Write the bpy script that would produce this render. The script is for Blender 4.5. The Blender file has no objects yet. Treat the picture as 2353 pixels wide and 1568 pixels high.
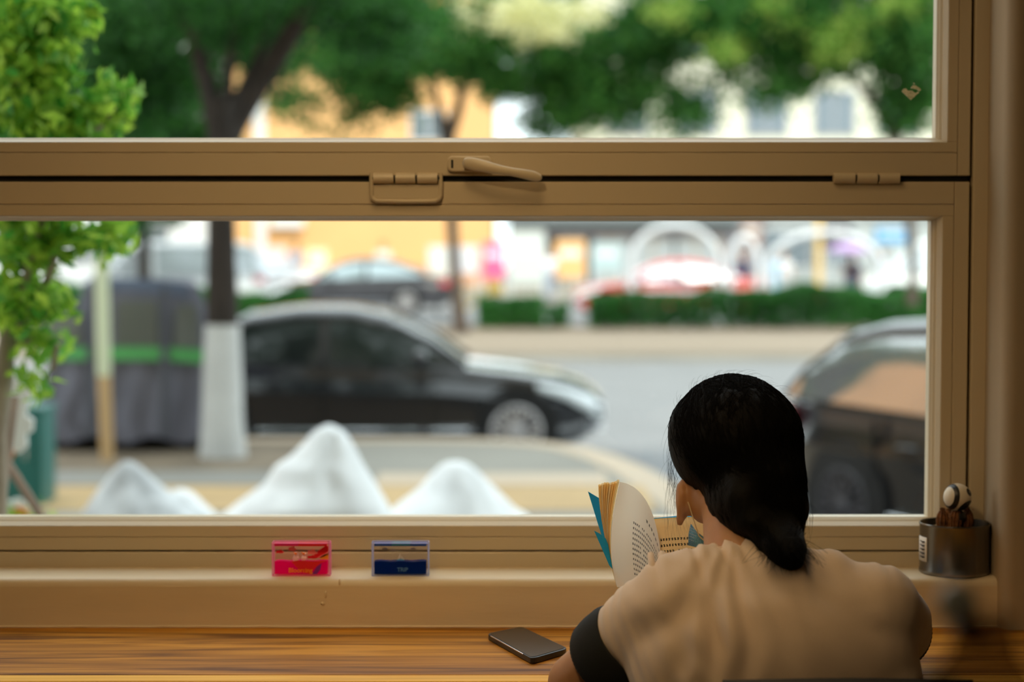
import bpy, bmesh, math, random
import numpy as np
from mathutils import Vector, Matrix, Quaternion, noise

random.seed(7)
RNG = np.random.default_rng(7)
SC = bpy.context.scene
COL = SC.collection
PI = math.pi

# ------------------------------------------------------------------ camera
F = 4575.0                       # focal length in pixels of the 2353 wide frame (70 mm on 36 mm)
TH = math.atan((784 - 530) / F)  # downward pitch
CAM_Z = 1.60
cam_d = bpy.data.cameras.new('camera')
cam = bpy.data.objects.new('camera', cam_d)
COL.objects.link(cam)
cam.location = (0, 0, CAM_Z)
cam.rotation_euler = (PI / 2 - TH, 0, 0)
cam_d.sensor_width = 36.0
cam_d.sensor_fit = 'HORIZONTAL'
cam_d.lens = 36.0 * F / 2353.0
cam_d.clip_start = 0.05
cam_d.clip_end = 400
cam_d.dof.use_dof = True
cam_d.dof.focus_distance = 2.78
cam_d.dof.aperture_fstop = 2.8
cam_d.dof.aperture_blades = 0
SC.camera = cam

# ------------------------------------------------------------------ world, sun, lamps, exposure
w = bpy.data.worlds.new('World')
SC.world = w
w.use_nodes = True
wn = w.node_tree
bg = wn.nodes['Background']
bg.inputs['Color'].default_value = (0.86, 0.95, 1.0, 1)
bg.inputs['Strength'].default_value = 2.3

sun_d = bpy.data.lights.new('sun', 'SUN')
sun_d.energy = 3.1
sun_d.angle = math.radians(1.5)
sun_d.color = (1.0, 0.93, 0.8)
sun = bpy.data.objects.new('sun', sun_d)
COL.objects.link(sun)
sun_dir = Vector((-0.35, 1.0, -0.98)).normalized()   # travelling away from the shop front and down
sun.rotation_euler = sun_dir.to_track_quat('-Z', 'Y').to_euler()

def area_lamp(name, loc, target, size, power, color):
    d = bpy.data.lights.new(name, 'AREA')
    d.shape = 'DISK'
    d.size = size
    d.energy = power
    d.color = color
    o = bpy.data.objects.new(name, d)
    COL.objects.link(o)
    o.location = loc
    o.rotation_euler = (Vector(target) - Vector(loc)).to_track_quat('-Z', 'Y').to_euler()
    return o
area_lamp('added_pendant_light', (-0.08, 2.48, 2.50), (-0.08, 2.60, 0.0), 0.40, 3.2, (1.0, 0.68, 0.33))  # unseen lamp, added to brighten the counter and sill
dl = area_lamp('added_fill_spot', (-0.45, 1.25, 2.78), (-0.14, 3.0, 1.02), 0.25, 1.9, (1.0, 0.70, 0.35))  # unseen spot, added to brighten the apron and the shirt
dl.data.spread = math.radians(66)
area_lamp('rear_fill_light', (-0.5, 0.2, 2.80), (-0.1, 3.0, 1.2), 0.7, 1.3, (1.0, 0.70, 0.36))  # unseen lamp, added as general fill from the rear

SC.view_settings.view_transform = 'Standard'
SC.view_settings.look = 'None'
SC.view_settings.gamma = 1.0
SC.view_settings.use_curve_mapping = False
SC.view_settings.exposure = 0.0
SC.cycles.max_bounces = 8
SC.cycles.transparent_max_bounces = 16
SC.cycles.use_denoising = True
SC.cycles.sample_clamp_indirect = 6.0

# ------------------------------------------------------------------ helpers
def P(px, py, Y):
    """point seen at photograph pixel (px, py) whose distance along +Y is Y"""
    dx = (px - 1176.5) / F
    dy = (784 - py) / F
    d = Vector((dx, math.cos(TH) + dy * math.sin(TH), -math.sin(TH) + dy * math.cos(TH)))
    k = Y / d.y
    return Vector((d.x * k, Y, CAM_Z + d.z * k))

def PZ(px, py, z):
    dx = (px - 1176.5) / F
    dy = (784 - py) / F
    d = Vector((dx, math.cos(TH) + dy * math.sin(TH), -math.sin(TH) + dy * math.cos(TH)))
    k = (z - CAM_Z) / d.z
    return Vector((d.x * k, d.y * k, z))

def mat(name, col, rough=0.5, metal=0.0, var=0.0, scale=20.0, bump=0.0, bscale=None, stretch=None,
        spec=0.5, trans=0.0, emis=None, coat=0.0, col2=None, sheen=0.0):
    m = bpy.data.materials.new(name)
    m.use_nodes = True
    nt = m.node_tree
    b = nt.nodes['Principled BSDF']
    b.inputs['Base Color'].default_value = (*col, 1)
    b.inputs['Roughness'].default_value = rough
    b.inputs['Metallic'].default_value = metal
    b.inputs['Specular IOR Level'].default_value = spec
    b.inputs['Coat Weight'].default_value = coat
    b.inputs['Coat Roughness'].default_value = 0.05
    if sheen: b.inputs['Sheen Weight'].default_value = sheen
    if trans: b.inputs['Transmission Weight'].default_value = trans
    if emis:
        b.inputs['Emission Color'].default_value = (*emis[0], 1)
        b.inputs['Emission Strength'].default_value = emis[1]
    if var or bump:
        tc = nt.nodes.new('ShaderNodeTexCoord')
        mp = nt.nodes.new('ShaderNodeMapping')
        nt.links.new(tc.outputs['Object'], mp.inputs['Vector'])
        if stretch: mp.inputs['Scale'].default_value = stretch
        nz = nt.nodes.new('ShaderNodeTexNoise')
        nz.inputs['Scale'].default_value = scale
        nz.inputs['Detail'].default_value = 5
        nt.links.new(mp.outputs['Vector'], nz.inputs['Vector'])
        if var:
            mx = nt.nodes.new('ShaderNodeMix'); mx.data_type = 'RGBA'
            c2 = col2 if col2 else tuple(max(0, c * (1 - var)) for c in col)
            mx.inputs[6].default_value = (*col, 1)
            mx.inputs[7].default_value = (*c2, 1)
            rp = nt.nodes.new('ShaderNodeMapRange')
            rp.inputs[1].default_value = 0.35; rp.inputs[2].default_value = 0.65
            nt.links.new(nz.outputs['Fac'], rp.inputs[0])
            nt.links.new(rp.outputs[0], mx.inputs[0])
            nt.links.new(mx.outputs[2], b.inputs['Base Color'])
        if bump:
            n2 = nt.nodes.new('ShaderNodeTexNoise')
            n2.inputs['Scale'].default_value = bscale or scale * 4
            n2.inputs['Detail'].default_value = 4
            nt.links.new(mp.outputs['Vector'], n2.inputs['Vector'])
            bp = nt.nodes.new('ShaderNodeBump')
            bp.inputs['Strength'].default_value = bump
            bp.inputs['Distance'].default_value = 0.002
            nt.links.new(n2.outputs['Fac'], bp.inputs['Height'])
            nt.links.new(bp.outputs['Normal'], b.inputs['Normal'])
    return m

def clear_mat(name, tint=(1, 1, 1), rough=0.0, gloss=1.0, body=0.0, bodycol=(1, 1, 1), ior=1.45):
    """thin clear sheet: transparent with a Fresnel reflection, optional part diffuse body"""
    m = bpy.data.materials.new(name)
    m.use_nodes = True
    nt = m.node_tree
    nt.nodes.clear()
    out = nt.nodes.new('ShaderNodeOutputMaterial')
    tr = nt.nodes.new('ShaderNodeBsdfTransparent'); tr.inputs[0].default_value = (*tint, 1)
    gl = nt.nodes.new('ShaderNodeBsdfGlossy'); gl.inputs['Roughness'].default_value = rough
    fr = nt.nodes.new('ShaderNodeFresnel'); fr.inputs[0].default_value = ior
    ml = nt.nodes.new('ShaderNodeMath'); ml.operation = 'MULTIPLY'; ml.inputs[1].default_value = gloss
    ge = nt.nodes.new('ShaderNodeNewGeometry')
    fb = nt.nodes.new('ShaderNodeMath'); fb.operation = 'SUBTRACT'; fb.inputs[0].default_value = 1.0
    nt.links.new(ge.outputs['Backfacing'], fb.inputs[1])
    fm = nt.nodes.new('ShaderNodeMath'); fm.operation = 'MULTIPLY'
    nt.links.new(fr.outputs[0], fm.inputs[0]); nt.links.new(fb.outputs[0], fm.inputs[1])
    nt.links.new(fm.outputs[0], ml.inputs[0])
    mx = nt.nodes.new('ShaderNodeMixShader')
    nt.links.new(ml.outputs[0], mx.inputs[0])
    src = tr
    if body:
        df = nt.nodes.new('ShaderNodeBsdfDiffuse'); df.inputs[0].default_value = (*bodycol, 1)
        tl = nt.nodes.new('ShaderNodeBsdfTranslucent'); tl.inputs[0].default_value = (*bodycol, 1)
        m0 = nt.nodes.new('ShaderNodeMixShader'); m0.inputs[0].default_value = 0.5
        nt.links.new(df.outputs[0], m0.inputs[1]); nt.links.new(tl.outputs[0], m0.inputs[2])
        m1 = nt.nodes.new('ShaderNodeMixShader'); m1.inputs[0].default_value = body
        nt.links.new(tr.outputs[0], m1.inputs[1]); nt.links.new(m0.outputs[0], m1.inputs[2])
        src = m1
    nt.links.new(src.outputs[0], mx.inputs[1])
    nt.links.new(gl.outputs[0], mx.inputs[2])
    nt.links.new(mx.outputs[0], out.inputs[0])
    return m

def leaf_mat(name, c1, c2, tl=0.45):
    m = bpy.data.materials.new(name)
    m.use_nodes = True
    nt = m.node_tree
    nt.nodes.clear()
    out = nt.nodes.new('ShaderNodeOutputMaterial')
    at = nt.nodes.new('ShaderNodeAttribute'); at.attribute_name = 'tone'
    mx = nt.nodes.new('ShaderNodeMix'); mx.data_type = 'RGBA'
    mx.inputs[6].default_value = (*c1, 1); mx.inputs[7].default_value = (*c2, 1)
    nt.links.new(at.outputs['Fac'], mx.inputs[0])
    b = nt.nodes.new('ShaderNodeBsdfPrincipled'); b.inputs['Roughness'].default_value = 0.5
    b.inputs['Specular IOR Level'].default_value = 0.3
    t = nt.nodes.new('ShaderNodeBsdfTranslucent')
    nt.links.new(mx.outputs[2], b.inputs['Base Color']); nt.links.new(mx.outputs[2], t.inputs[0])
    s = nt.nodes.new('ShaderNodeMixShader'); s.inputs[0].default_value = tl
    nt.links.new(b.outputs[0], s.inputs[1]); nt.links.new(t.outputs[0], s.inputs[2])
    nt.links.new(s.outputs[0], out.inputs[0])
    return m

def tag(o, label=None, cat=None, group=None, kind=None):
    if label: o['label'] = label
    if cat: o['category'] = cat
    if group: o['group'] = group
    if kind: o['kind'] = kind
    return o

def empty(name, loc=(0, 0, 0), rz=0.0, label=None, cat=None, group=None, kind=None, parent=None):
    o = bpy.data.objects.new(name, None)
    o.empty_display_size = 0.1
    COL.objects.link(o)
    o.location = loc
    o.rotation_euler = (0, 0, rz)
    if parent: o.parent = parent
    return tag(o, label, cat, group, kind)

class MB:
    def __init__(s): s.v = []; s.f = []; s.mi = []
    def add(s, vs, fs, mi=0):
        n = len(s.v); s.v += [tuple(v) for v in vs]
        s.f += [tuple(i + n for i in f) for f in fs]; s.mi += [mi] * len(fs); return s
    def box(s, a, b, mi=0):
        x0, y0, z0 = [min(p, q) for p, q in zip(a, b)]; x1, y1, z1 = [max(p, q) for p, q in zip(a, b)]
        return s.add([(x0,y0,z0),(x1,y0,z0),(x1,y1,z0),(x0,y1,z0),(x0,y0,z1),(x1,y0,z1),(x1,y1,z1),(x0,y1,z1)],
                     [(0,3,2,1),(4,5,6,7),(0,1,5,4),(1,2,6,5),(2,3,7,6),(3,0,4,7)], mi)
    def tube(s, pts, r, n=10, cap=True, mi=0):
        pts = [Vector(p) for p in pts]
        rs = r if isinstance(r, (list, tuple)) else [r] * len(pts)
        base = len(s.v); prev = None
        for i, p in enumerate(pts):
            t = (pts[min(i + 1, len(pts) - 1)] - pts[max(i - 1, 0)])
            t = t.normalized() if t.length > 1e-9 else Vector((0, 0, 1))
            if prev is None:
                u = t.orthogonal().normalized()
            else:
                u = (prev - t * prev.dot(t))
                u = u.normalized() if u.length > 1e-9 else t.orthogonal().normalized()
            prev = u; v = t.cross(u)
            for k in range(n):
                a = 2 * PI * k / n
                s.v.append(tuple(p + (u * math.cos(a) + v * math.sin(a)) * rs[i]))
        for i in range(len(pts) - 1):
            for k in range(n):
                k2 = (k + 1) % n
                s.f.append((base + i*n + k, base + i*n + k2, base + (i+1)*n + k2, base + (i+1)*n + k)); s.mi.append(mi)
        if cap:
            s.f.append(tuple(base + k for k in reversed(range(n)))); s.mi.append(mi)
            s.f.append(tuple(base + (len(pts)-1)*n + k for k in range(n))); s.mi.append(mi)
        return s
    def lathe(s, prof, n=32, c=(0, 0, 0), axis='Z', mi=0):
        base = len(s.v); c = Vector(c)
        for r, h in prof:
            for k in range(n):
                a = 2 * PI * k / n
                if axis == 'Z': q = Vector((r*math.cos(a), r*math.sin(a), h))
                elif axis == 'Y': q = Vector((r*math.cos(a), h, r*math.sin(a)))
                else: q = Vector((h, r*math.cos(a), r*math.sin(a)))
                s.v.append(tuple(c + q))
        for i in range(len(prof) - 1):
            for k in range(n):
                k2 = (k + 1) % n
                s.f.append((base+i*n+k, base+i*n+k2, base+(i+1)*n+k2, base+(i+1)*n+k)); s.mi.append(mi)
        return s
    def prism(s, poly, ext, mi=0):
        """poly: list of 3d points, ext: extrusion vector"""
        n = len(poly); e = Vector(ext)
        vs = [Vector(p) for p in poly] + [Vector(p) + e for p in poly]
        fs = [tuple(range(n)), tuple(reversed(range(n, 2 * n)))]
        fs += [(i, n + i, n + (i + 1) % n, (i + 1) % n) for i in range(n)]
        return s.add(vs, fs, mi)
    def grid(s, rows, close=False, mi=0):
        base = len(s.v); nc = len(rows[0])
        for r in rows: s.v += [tuple(p) for p in r]
        for i in range(len(rows) - 1):
            for j in range(nc if close else nc - 1):
                j2 = (j + 1) % nc
                s.f.append((base+i*nc+j, base+i*nc+j2, base+(i+1)*nc+j2, base+(i+1)*nc+j)); s.mi.append(mi)
        return s
    def ball(s, c, r, n=16, m=10, mi=0):
        c = Vector(c); r = r if isinstance(r, (tuple, list)) else (r, r, r)
        rows = []
        for i in range(m + 1):
            a = PI * i / m
            rows.append([c + Vector((r[0]*math.sin(a)*math.cos(2*PI*k/n), r[1]*math.sin(a)*math.sin(2*PI*k/n), r[2]*math.cos(a))) for k in range(n)])
        return s.grid(rows, True, mi)
    def mesh(s, name):
        me = bpy.data.meshes.new(name); me.from_pydata(s.v, [], s.f); return me
    def build(s, name, mats, parent=None, smooth=False, bevel=0.0, solid=0.0, weld=True, sub=0, seg=2, local=None):
        me = s.mesh(name)
        ms = mats if isinstance(mats, (list, tuple)) else [mats]
        for m in ms: me.materials.append(m)
        if len(ms) > 1: me.polygons.foreach_set('material_index', s.mi)
        bm = bmesh.new(); bm.from_mesh(me)
        if weld: bmesh.ops.remove_doubles(bm, verts=bm.verts, dist=1e-6)
        bmesh.ops.recalc_face_normals(bm, faces=bm.faces)
        bm.to_mesh(me); bm.free()
        o = bpy.data.objects.new(name, me); COL.objects.link(o)
        if parent: o.parent = parent
        if local is not None: o.location = local
        if smooth:
            me.polygons.foreach_set('use_smooth', [True] * len(me.polygons))
            try: me.set_sharp_from_angle(angle=math.radians(45))
            except Exception: pass
        if solid:
            md = o.modifiers.new('s', 'SOLIDIFY'); md.thickness = solid; md.offset = 0
        if bevel:
            md = o.modifiers.new('b', 'BEVEL'); md.width = bevel; md.segments = seg; md.limit_method = 'ANGLE'
        if sub:
            md = o.modifiers.new('u', 'SUBSURF'); md.levels = sub; md.render_levels = sub
        return o

def leaves_mesh(name, pos, size, material, ratio=0.5, tone=None, up=0.3, parent=None, kind='stuff'):
    """pos: (n,3) positions; each leaf a folded four-sided blade with its own direction and tone"""
    n = len(pos)
    d = RNG.normal(size=(n, 3)); d[:, 2] -= up; d /= np.linalg.norm(d, axis=1)[:, None]
    q = RNG.normal(size=(n, 3)); s = np.cross(d, q); s /= np.linalg.norm(s, axis=1)[:, None]
    nn = np.cross(d, s)
    L = size * RNG.uniform(0.7, 1.3, (n, 1))
    a = pos - d * L * 0.5; b = pos + d * L * 0.5
    c = pos + s * L * ratio * 0.5 + nn * L * 0.08; e = pos - s * L * ratio * 0.5 + nn * L * 0.08
    V = np.stack([a, c, b, e], 1).reshape(-1, 3)
    base = np.arange(n)[:, None] * 4
    T = np.concatenate([base + [0, 1, 2], base + [0, 2, 3]], 1).reshape(-1, 3)
    me = bpy.data.meshes.new(name)
    me.vertices.add(len(V)); me.vertices.foreach_set('co', V.ravel())
    me.loops.add(T.size); me.loops.foreach_set('vertex_index', T.ravel().astype(np.int32))
    me.polygons.add(len(T)); me.polygons.foreach_set('loop_start', np.arange(0, T.size, 3, dtype=np.int32))
    me.update(calc_edges=True)
    at = me.attributes.new('tone', 'FLOAT', 'POINT')
    tv = RNG.uniform(0, 1, n) if tone is None else tone
    at.data.foreach_set('value', np.repeat(tv, 4).astype(np.float32))
    me.materials.append(material)
    o = bpy.data.objects.new(name, me); COL.objects.link(o)
    if parent: o.parent = parent
    if kind: o['kind'] = kind
    return o

def clumps(blobs, per, spread):
    """blobs: (cx,cy,cz,rx,ry,rz,nclump) -> leaf positions gathered round twig ends"""
    out = []
    for (cx, cy, cz, rx, ry, rz, k) in blobs:
        for _ in range(k):
            u = RNG.normal(size=3); u /= np.linalg.norm(u); r = RNG.uniform(0.25, 1) ** 0.5
            c = np.array([cx, cy, cz]) + u * r * np.array([rx, ry, rz])
            out.append(c + RNG.normal(size=(per, 3)) * spread * np.array([1, 1, 0.7]))
    return np.concatenate(out)

def remeshed(name, mb, material, parent, voxel, it=6, disp=None, fac=0.6):
    me = mb.mesh(name + '_src')
    o = bpy.data.objects.new(name, me); COL.objects.link(o)
    md = o.modifiers.new('r', 'REMESH'); md.mode = 'VOXEL'; md.voxel_size = voxel
    ms = o.modifiers.new('s', 'SMOOTH'); ms.factor = fac; ms.iterations = it
    dg = bpy.context.evaluated_depsgraph_get()
    new = bpy.data.meshes.new_from_object(o.evaluated_get(dg))
    o.modifiers.clear(); o.data = new
    bpy.data.meshes.remove(me)
    new.name = name
    if disp:
        cn = [(v.co.copy(), v.normal.copy()) for v in new.vertices]
        flat = [c for co, no in cn for c in disp(co, no)]
        new.vertices.foreach_set('co', flat)
        new.update()
    new.materials.clear()
    new.materials.append(material)
    new.polygons.foreach_set('use_smooth', [True] * len(new.polygons))
    if parent: o.parent = parent
    return o

def capsule(mb, a, b, ra, rb=None, n=14, sc=None):
    rb = ra if rb is None else rb
    a = Vector(a); b = Vector(b)
    pts = []; rs = []
    t = (b - a); L = t.length; t = t.normalized()
    for k in range(5):
        an = PI / 2 * (1 - k / 4.0)
        pts.append(a - t * ra * math.sin(an)); rs.append(max(1e-4, ra * math.cos(an)))
    for k in range(5):
        an = PI / 2 * (k / 4.0)
        pts.append(b + t * rb * math.sin(an)); rs.append(max(1e-4, rb * math.cos(an)))
    mb.tube(pts, rs, n)

def ramp_wood(name, c1, c2, c3, scale=(1.2, 14, 14), rough=0.35):
    m = mat(name, c1, rough, spec=0.08)
    nt = m.node_tree; b = nt.nodes['Principled BSDF']
    tc = nt.nodes.new('ShaderNodeTexCoord'); mp = nt.nodes.new('ShaderNodeMapping')
    mp.inputs['Scale'].default_value = scale
    nt.links.new(tc.outputs['Object'], mp.inputs[0])
    nz = nt.nodes.new('ShaderNodeTexNoise'); nz.inputs['Scale'].default_value = 3.0
    nz.inputs['Detail'].default_value = 8; nz.inputs['Distortion'].default_value = 1.6
    nt.links.new(mp.outputs[0], nz.inputs['Vector'])
    cr = nt.nodes.new('ShaderNodeValToRGB')
    e = cr.color_ramp.elements
    e[0].position = 0.32; e[0].color = (*c3, 1)
    e[1].position = 0.66; e[1].color = (*c1, 1)
    k = e.new(0.5); k.color = (*c2, 1)
    nt.links.new(nz.outputs['Fac'], cr.inputs[0])
    nt.links.new(cr.outputs[0], b.inputs['Base Color'])
    bp = nt.nodes.new('ShaderNodeBump'); bp.inputs['Strength'].default_value = 0.15; bp.inputs['Distance'].default_value = 0.001
    nt.links.new(nz.outputs['Fac'], bp.inputs['Height']); nt.links.new(bp.outputs[0], b.inputs['Normal'])
    return m

# ------------------------------------------------------------------ materials
M = {}
M['paint'] = mat('cream_window_paint', (0.60, 0.50, 0.34), 0.38, bump=0.06, bscale=900)
M['sillpaint'] = mat('cream_brushed_sill_paint', (0.74, 0.61, 0.42), 0.45, var=0.10, scale=2.5, bump=0.5, bscale=9, stretch=(1, 4, 6))
M['gasket'] = mat('black_rubber_gasket', (0.012, 0.012, 0.01), 0.7)
M['wall'] = mat('beige_wall_plaster', (0.42, 0.33, 0.22), 0.8, var=0.08, scale=3, bump=0.2, bscale=60)
M['innerwall'] = mat('shop_wall_plaster', (0.45, 0.36, 0.25), 0.85, bump=0.2, bscale=60)
M['ceil'] = mat('ceiling_plaster', (0.5, 0.44, 0.35), 0.9)
M['floor'] = ramp_wood('floor_boards', (0.25, 0.16, 0.09), (0.2, 0.12, 0.06), (0.13, 0.08, 0.04))
M['wood'] = ramp_wood('walnut_worktop_wood', (0.60, 0.27, 0.035), (0.40, 0.165, 0.02), (0.15, 0.055, 0.010), scale=(0.5, 8, 8), rough=0.5)
M['woodlight'] = ramp_wood('golden_worktop_wood', (0.98, 0.60, 0.11), (0.90, 0.50, 0.08), (0.75, 0.38, 0.05), scale=(0.55, 9, 9), rough=0.5)
M['glass'] = clear_mat('window_glass', (0.97, 0.985, 0.97), 0.0, 0.9)
M['asphalt'] = mat('grey_asphalt', (0.235, 0.24, 0.245), 0.85, var=0.12, scale=1.2, bump=0.3, bscale=60)
M['pave'] = mat('pale_concrete_paving', (0.32, 0.30, 0.255), 0.85, var=0.15, scale=0.9)
M['pavegrey'] = mat('grey_paving', (0.30, 0.29, 0.26), 0.85, var=0.2, scale=0.8)
M['pavetan'] = mat('ochre_tactile_paving', (0.56, 0.38, 0.18), 0.8, var=0.15, scale=1.5)
M['dirt'] = mat('brown_tree_bed_soil', (0.27, 0.21, 0.145), 0.95, var=0.4, scale=2.5, bump=0.5, bscale=20)
M['kerb'] = mat('tan_kerb_stone', (0.55, 0.44, 0.32), 0.8)
M['farpave'] = mat('beige_median_paving', (0.29, 0.22, 0.155), 0.85, var=0.1, scale=0.6)
M['bark'] = mat('dark_bark', (0.042, 0.031, 0.024), 0.9, var=0.4, scale=6, bump=0.8, bscale=14, stretch=(3, 3, 0.6))
M['lime'] = mat('white_lime_wash', (0.66, 0.67, 0.66), 0.8, var=0.14, scale=3, bump=0.4, bscale=20)
M['rock'] = mat('white_landscape_rock', (0.93, 0.95, 0.96), 0.75, var=0.16, scale=4, bump=0.8, bscale=14, stretch=(2, 2, 0.7))
M['rockgrey'] = mat('grey_landscape_rock', (0.66, 0.68, 0.69), 0.75, var=0.45, scale=7, bump=0.8, bscale=16)

# ------------------------------------------------------------------ room shell
YF = 3.13        # face of the sashes
YW = 3.01        # inner face of the wall round the window recess
YO = 3.26        # outer face of the wall
XR = 0.745       # right reveal of the window recess
XL = -2.75
ZS = P(1176, 1300, 3.15).z           # sill top
ZCT = P(1176, 1443, 3.03).z          # worktop surface
ZTOP = 2.55
RX0, RX1, RY0, ZC = -3.3, 1.9, -3.6, 2.9
def struct(name, mb, m, **k):
    o = mb.build(name, m, **k); o['kind'] = 'structure'; return o
struct('floor', MB().box((RX0, RY0, -0.12), (RX1, YO, 0.0)), M['floor'])
struct('ceiling', MB().box((RX0, RY0, ZC), (RX1, YO, ZC + 0.15)), M['ceil'])
struct('wall_left', MB().box((RX0 - 0.15, RY0, -0.12), (RX0, YO, ZC + 0.15)), M['innerwall'])
struct('wall_right', MB().box((RX1, RY0, -0.12), (RX1 + 0.15, YO, ZC + 0.15)), M['innerwall'])
struct('wall_rear', MB().box((RX0 - 0.15, RY0 - 0.15, -0.12), (RX1 + 0.15, RY0, ZC + 0.15)), M['innerwall'])
wb = MB()
wb.box((RX0, YW, ZTOP), (RX1, YO, ZC))
wb.box((RX0, YW + 0.035, -0.12), (RX1, YO, ZS - 0.03))
wb.box((RX0, YW, ZS - 0.03), (XL, YO, ZTOP))
struct('wall_window', wb, M['wall'])
# right pier with a rounded corner towards the recess
pr = [(RX1, YW), (RX1, YO), (XR, YO), (XR, YF), (XR, YW + 0.025)]
for k in range(7):
    a = PI * (1 + 0.5 * k / 6)
    pr.append((XR + 0.022 + 0.022 * math.cos(a), YW + 0.022 + 0.022 * math.sin(a)))
struct('wall_pier', MB().prism([(x, y, ZCT) for x, y in pr], (0, 0, ZTOP - ZCT)), M['wall'], smooth=True)
# storeys above the shop, out of the picture: they shade the pavement
struct('wall_upper', MB().box((-16, -9, ZC + 0.15), (16, YO + 0.05, 15.5)).box((-16, 2.9, -0.5), (RX0 - 0.15, YO + 0.05, ZC + 0.15)).box((RX1 + 0.15, 2.9, -0.5), (16, YO + 0.05, ZC + 0.15)), M['pave'])

# outer fixed frame (trim_1): right jamb, bottom rail, left jamb, head
def pxx(px, Y): return P(px, 784, Y).x
def pzz(py, Y): return P(1176, py, Y).z
GX = pxx(2226, YF)       # dark joint between sashes and outer frame
ZB = pzz(1265, YF)       # dark joint at the bottom
t1 = empty('trim_1', (0, 0, 0), kind='structure')
MB().box((GX + 0.003, YF - 0.004, ZS - 0.02), (XR + 0.01, YO - 0.02, ZTOP)).build('jamb', M['paint'], t1, bevel=0.002)
MB().box((XL - 0.01, YF - 0.004, ZS - 0.02), (XL + 0.05, YO - 0.02, ZTOP)).build('jamb', M['paint'], t1, bevel=0.002)
MB().box((XL + 0.05, YF - 0.002, ZS - 0.02), (GX + 0.003, YO - 0.02, ZB - 0.0025)).build('bottom_rail', M['paint'], t1, bevel=0.002)
MB().box((XL + 0.05, YF - 0.002, ZTOP - 0.05), (GX + 0.003, YO - 0.02, ZTOP)).build('head_rail', M['paint'], t1, bevel=0.002)
MB().box((XL + 0.03, YF + 0.03, ZB - 0.02), (GX + 0.008, YF + 0.05, ZB + 0.02)).box((GX - 0.012, YF + 0.03, ZB), (GX + 0.012, YF + 0.05, ZTOP - 0.02)).build('gasket', M['gasket'], t1)
# dark gap between the two sashes
zg0, zg1 = pzz(418, YF), pzz(404, YF)
MB().box((XL + 0.05, YF + 0.012, zg0 - 0.02), (GX - 0.002, YF + 0.03, zg1 + 0.02)).build('gap_gasket', M['gasket'], t1)

def sash(name, x0, x1, z0, z1, gx0, gx1, gz0, gz1, groove):
    """members, grooves, glazing beads, pane.  g* = visible glass, groove = offset of the fine joint from the bead"""
    w_ = empty(name, kind='structure')
    yb = YF + 0.062
    bw = 0.0135
    ox0, ox1, oz0, oz1 = gx0 - bw, gx1 + bw, gz0 - 0.0075, gz1 + 0.0075     # opening edge at the face
    if name == 'window_2': oz0 = gz0 - 0.011
    g = groove
    def member(nm, a, b): MB().box((a[0], YF, a[1]), (b[0], yb, b[1])).build(nm, M['paint'], w_, bevel=0.0012, seg=1)
    gp = 0.0006
    # outer members
    member('stile', (ox1 + g + gp, z0), (x1, z1)); member('stile', (x0, z0), (ox0 - g - gp, z1))
    member('rail', (ox0 - g, oz1 + g + gp), (ox1 + g, z1)); member('rail', (ox0 - g, z0), (ox1 + g, oz0 - g - gp))
    # inner cover profile
    b = MB()
    b.box((ox1, YF + 0.0004, oz0), (ox1 + g, yb, oz1)); b.box((ox0 - g, YF + 0.0004, oz0), (ox0, yb, oz1))
    b.build('cover_profile', M['paint'], w_, bevel=0.001, seg=1)
    b = MB()
    b.box((ox0 - g, YF + 0.0004, oz1), (ox1 + g, yb, oz1 + g)); b.box((ox0 - g, YF + 0.0004, oz0 - g), (ox1 + g, yb, oz0))
    b.build('cover_profile', M['paint'], w_, bevel=0.001, seg=1)
    # sloped glazing beads with a small step
    def bead(nm, prof, along):
        b = MB()
        a0, a1 = along
        n = len(prof)
        vs = [p(a0) for p in prof] + [p(a1) for p in prof]
        fs = [tuple(range(n)), tuple(reversed(range(n, 2*n)))] + [(i, n+i, n+(i+1) % n, (i+1) % n) for i in range(n)]
        b.add(vs, fs); b.build(nm, M['paint'], w_)
    def pf(o, s):   # profile positions (offset towards glass, depth)
        return [(0.0, 0.001), (0.45, 0.010), (0.45, 0.013), (0.75, 0.017), (0.75, 0.020), (1.0, 0.024), (1.0, 0.05), (0.0, 0.05)]
    for (nm, o_, gl_, vert, rng) in [('glazing_bead', ox1, gx1, 1, (oz0, oz1)), ('glazing_bead', ox0, gx0, 1, (oz0, oz1)),
                                     ('glazing_bead', oz1, gz1, 0, (ox0, ox1)), ('glazing_bead', oz0, gz0, 0, (ox0, ox1))]:
        prof = []
        for (t, d) in pf(0, 0):
            q = o_ + (gl_ - o_) * t
            if vert: prof.append(lambda a, q=q, d=d: (q, YF + d, a))
            else: prof.append(lambda a, q=q, d=d: (a, YF + d, q))
        bead(nm, prof, rng)
    MB().box((gx0 - 0.005, YF + 0.030, gz0 - 0.005), (gx1 + 0.005, YF + 0.035, gz1 + 0.005)).build('glass_pane', M['glass'], w_)
    return w_
Yg = YF + 0.024
up = sash('window_1', XL + 0.052, GX - 0.0015, zg1, ZTOP - 0.052, XL + 0.13, pxx(2144, Yg), pzz(317, Yg), ZTOP - 0.13, pxx(2188, YF) - pxx(2164, YF))
lo = sash('window_2', XL + 0.052, GX - 0.0015, ZB, zg0, XL + 0.13, pxx(2136, Yg), pzz(1188, Yg), pzz(508, Yg), pxx(2184, YF) - pxx(2158, YF))

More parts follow.
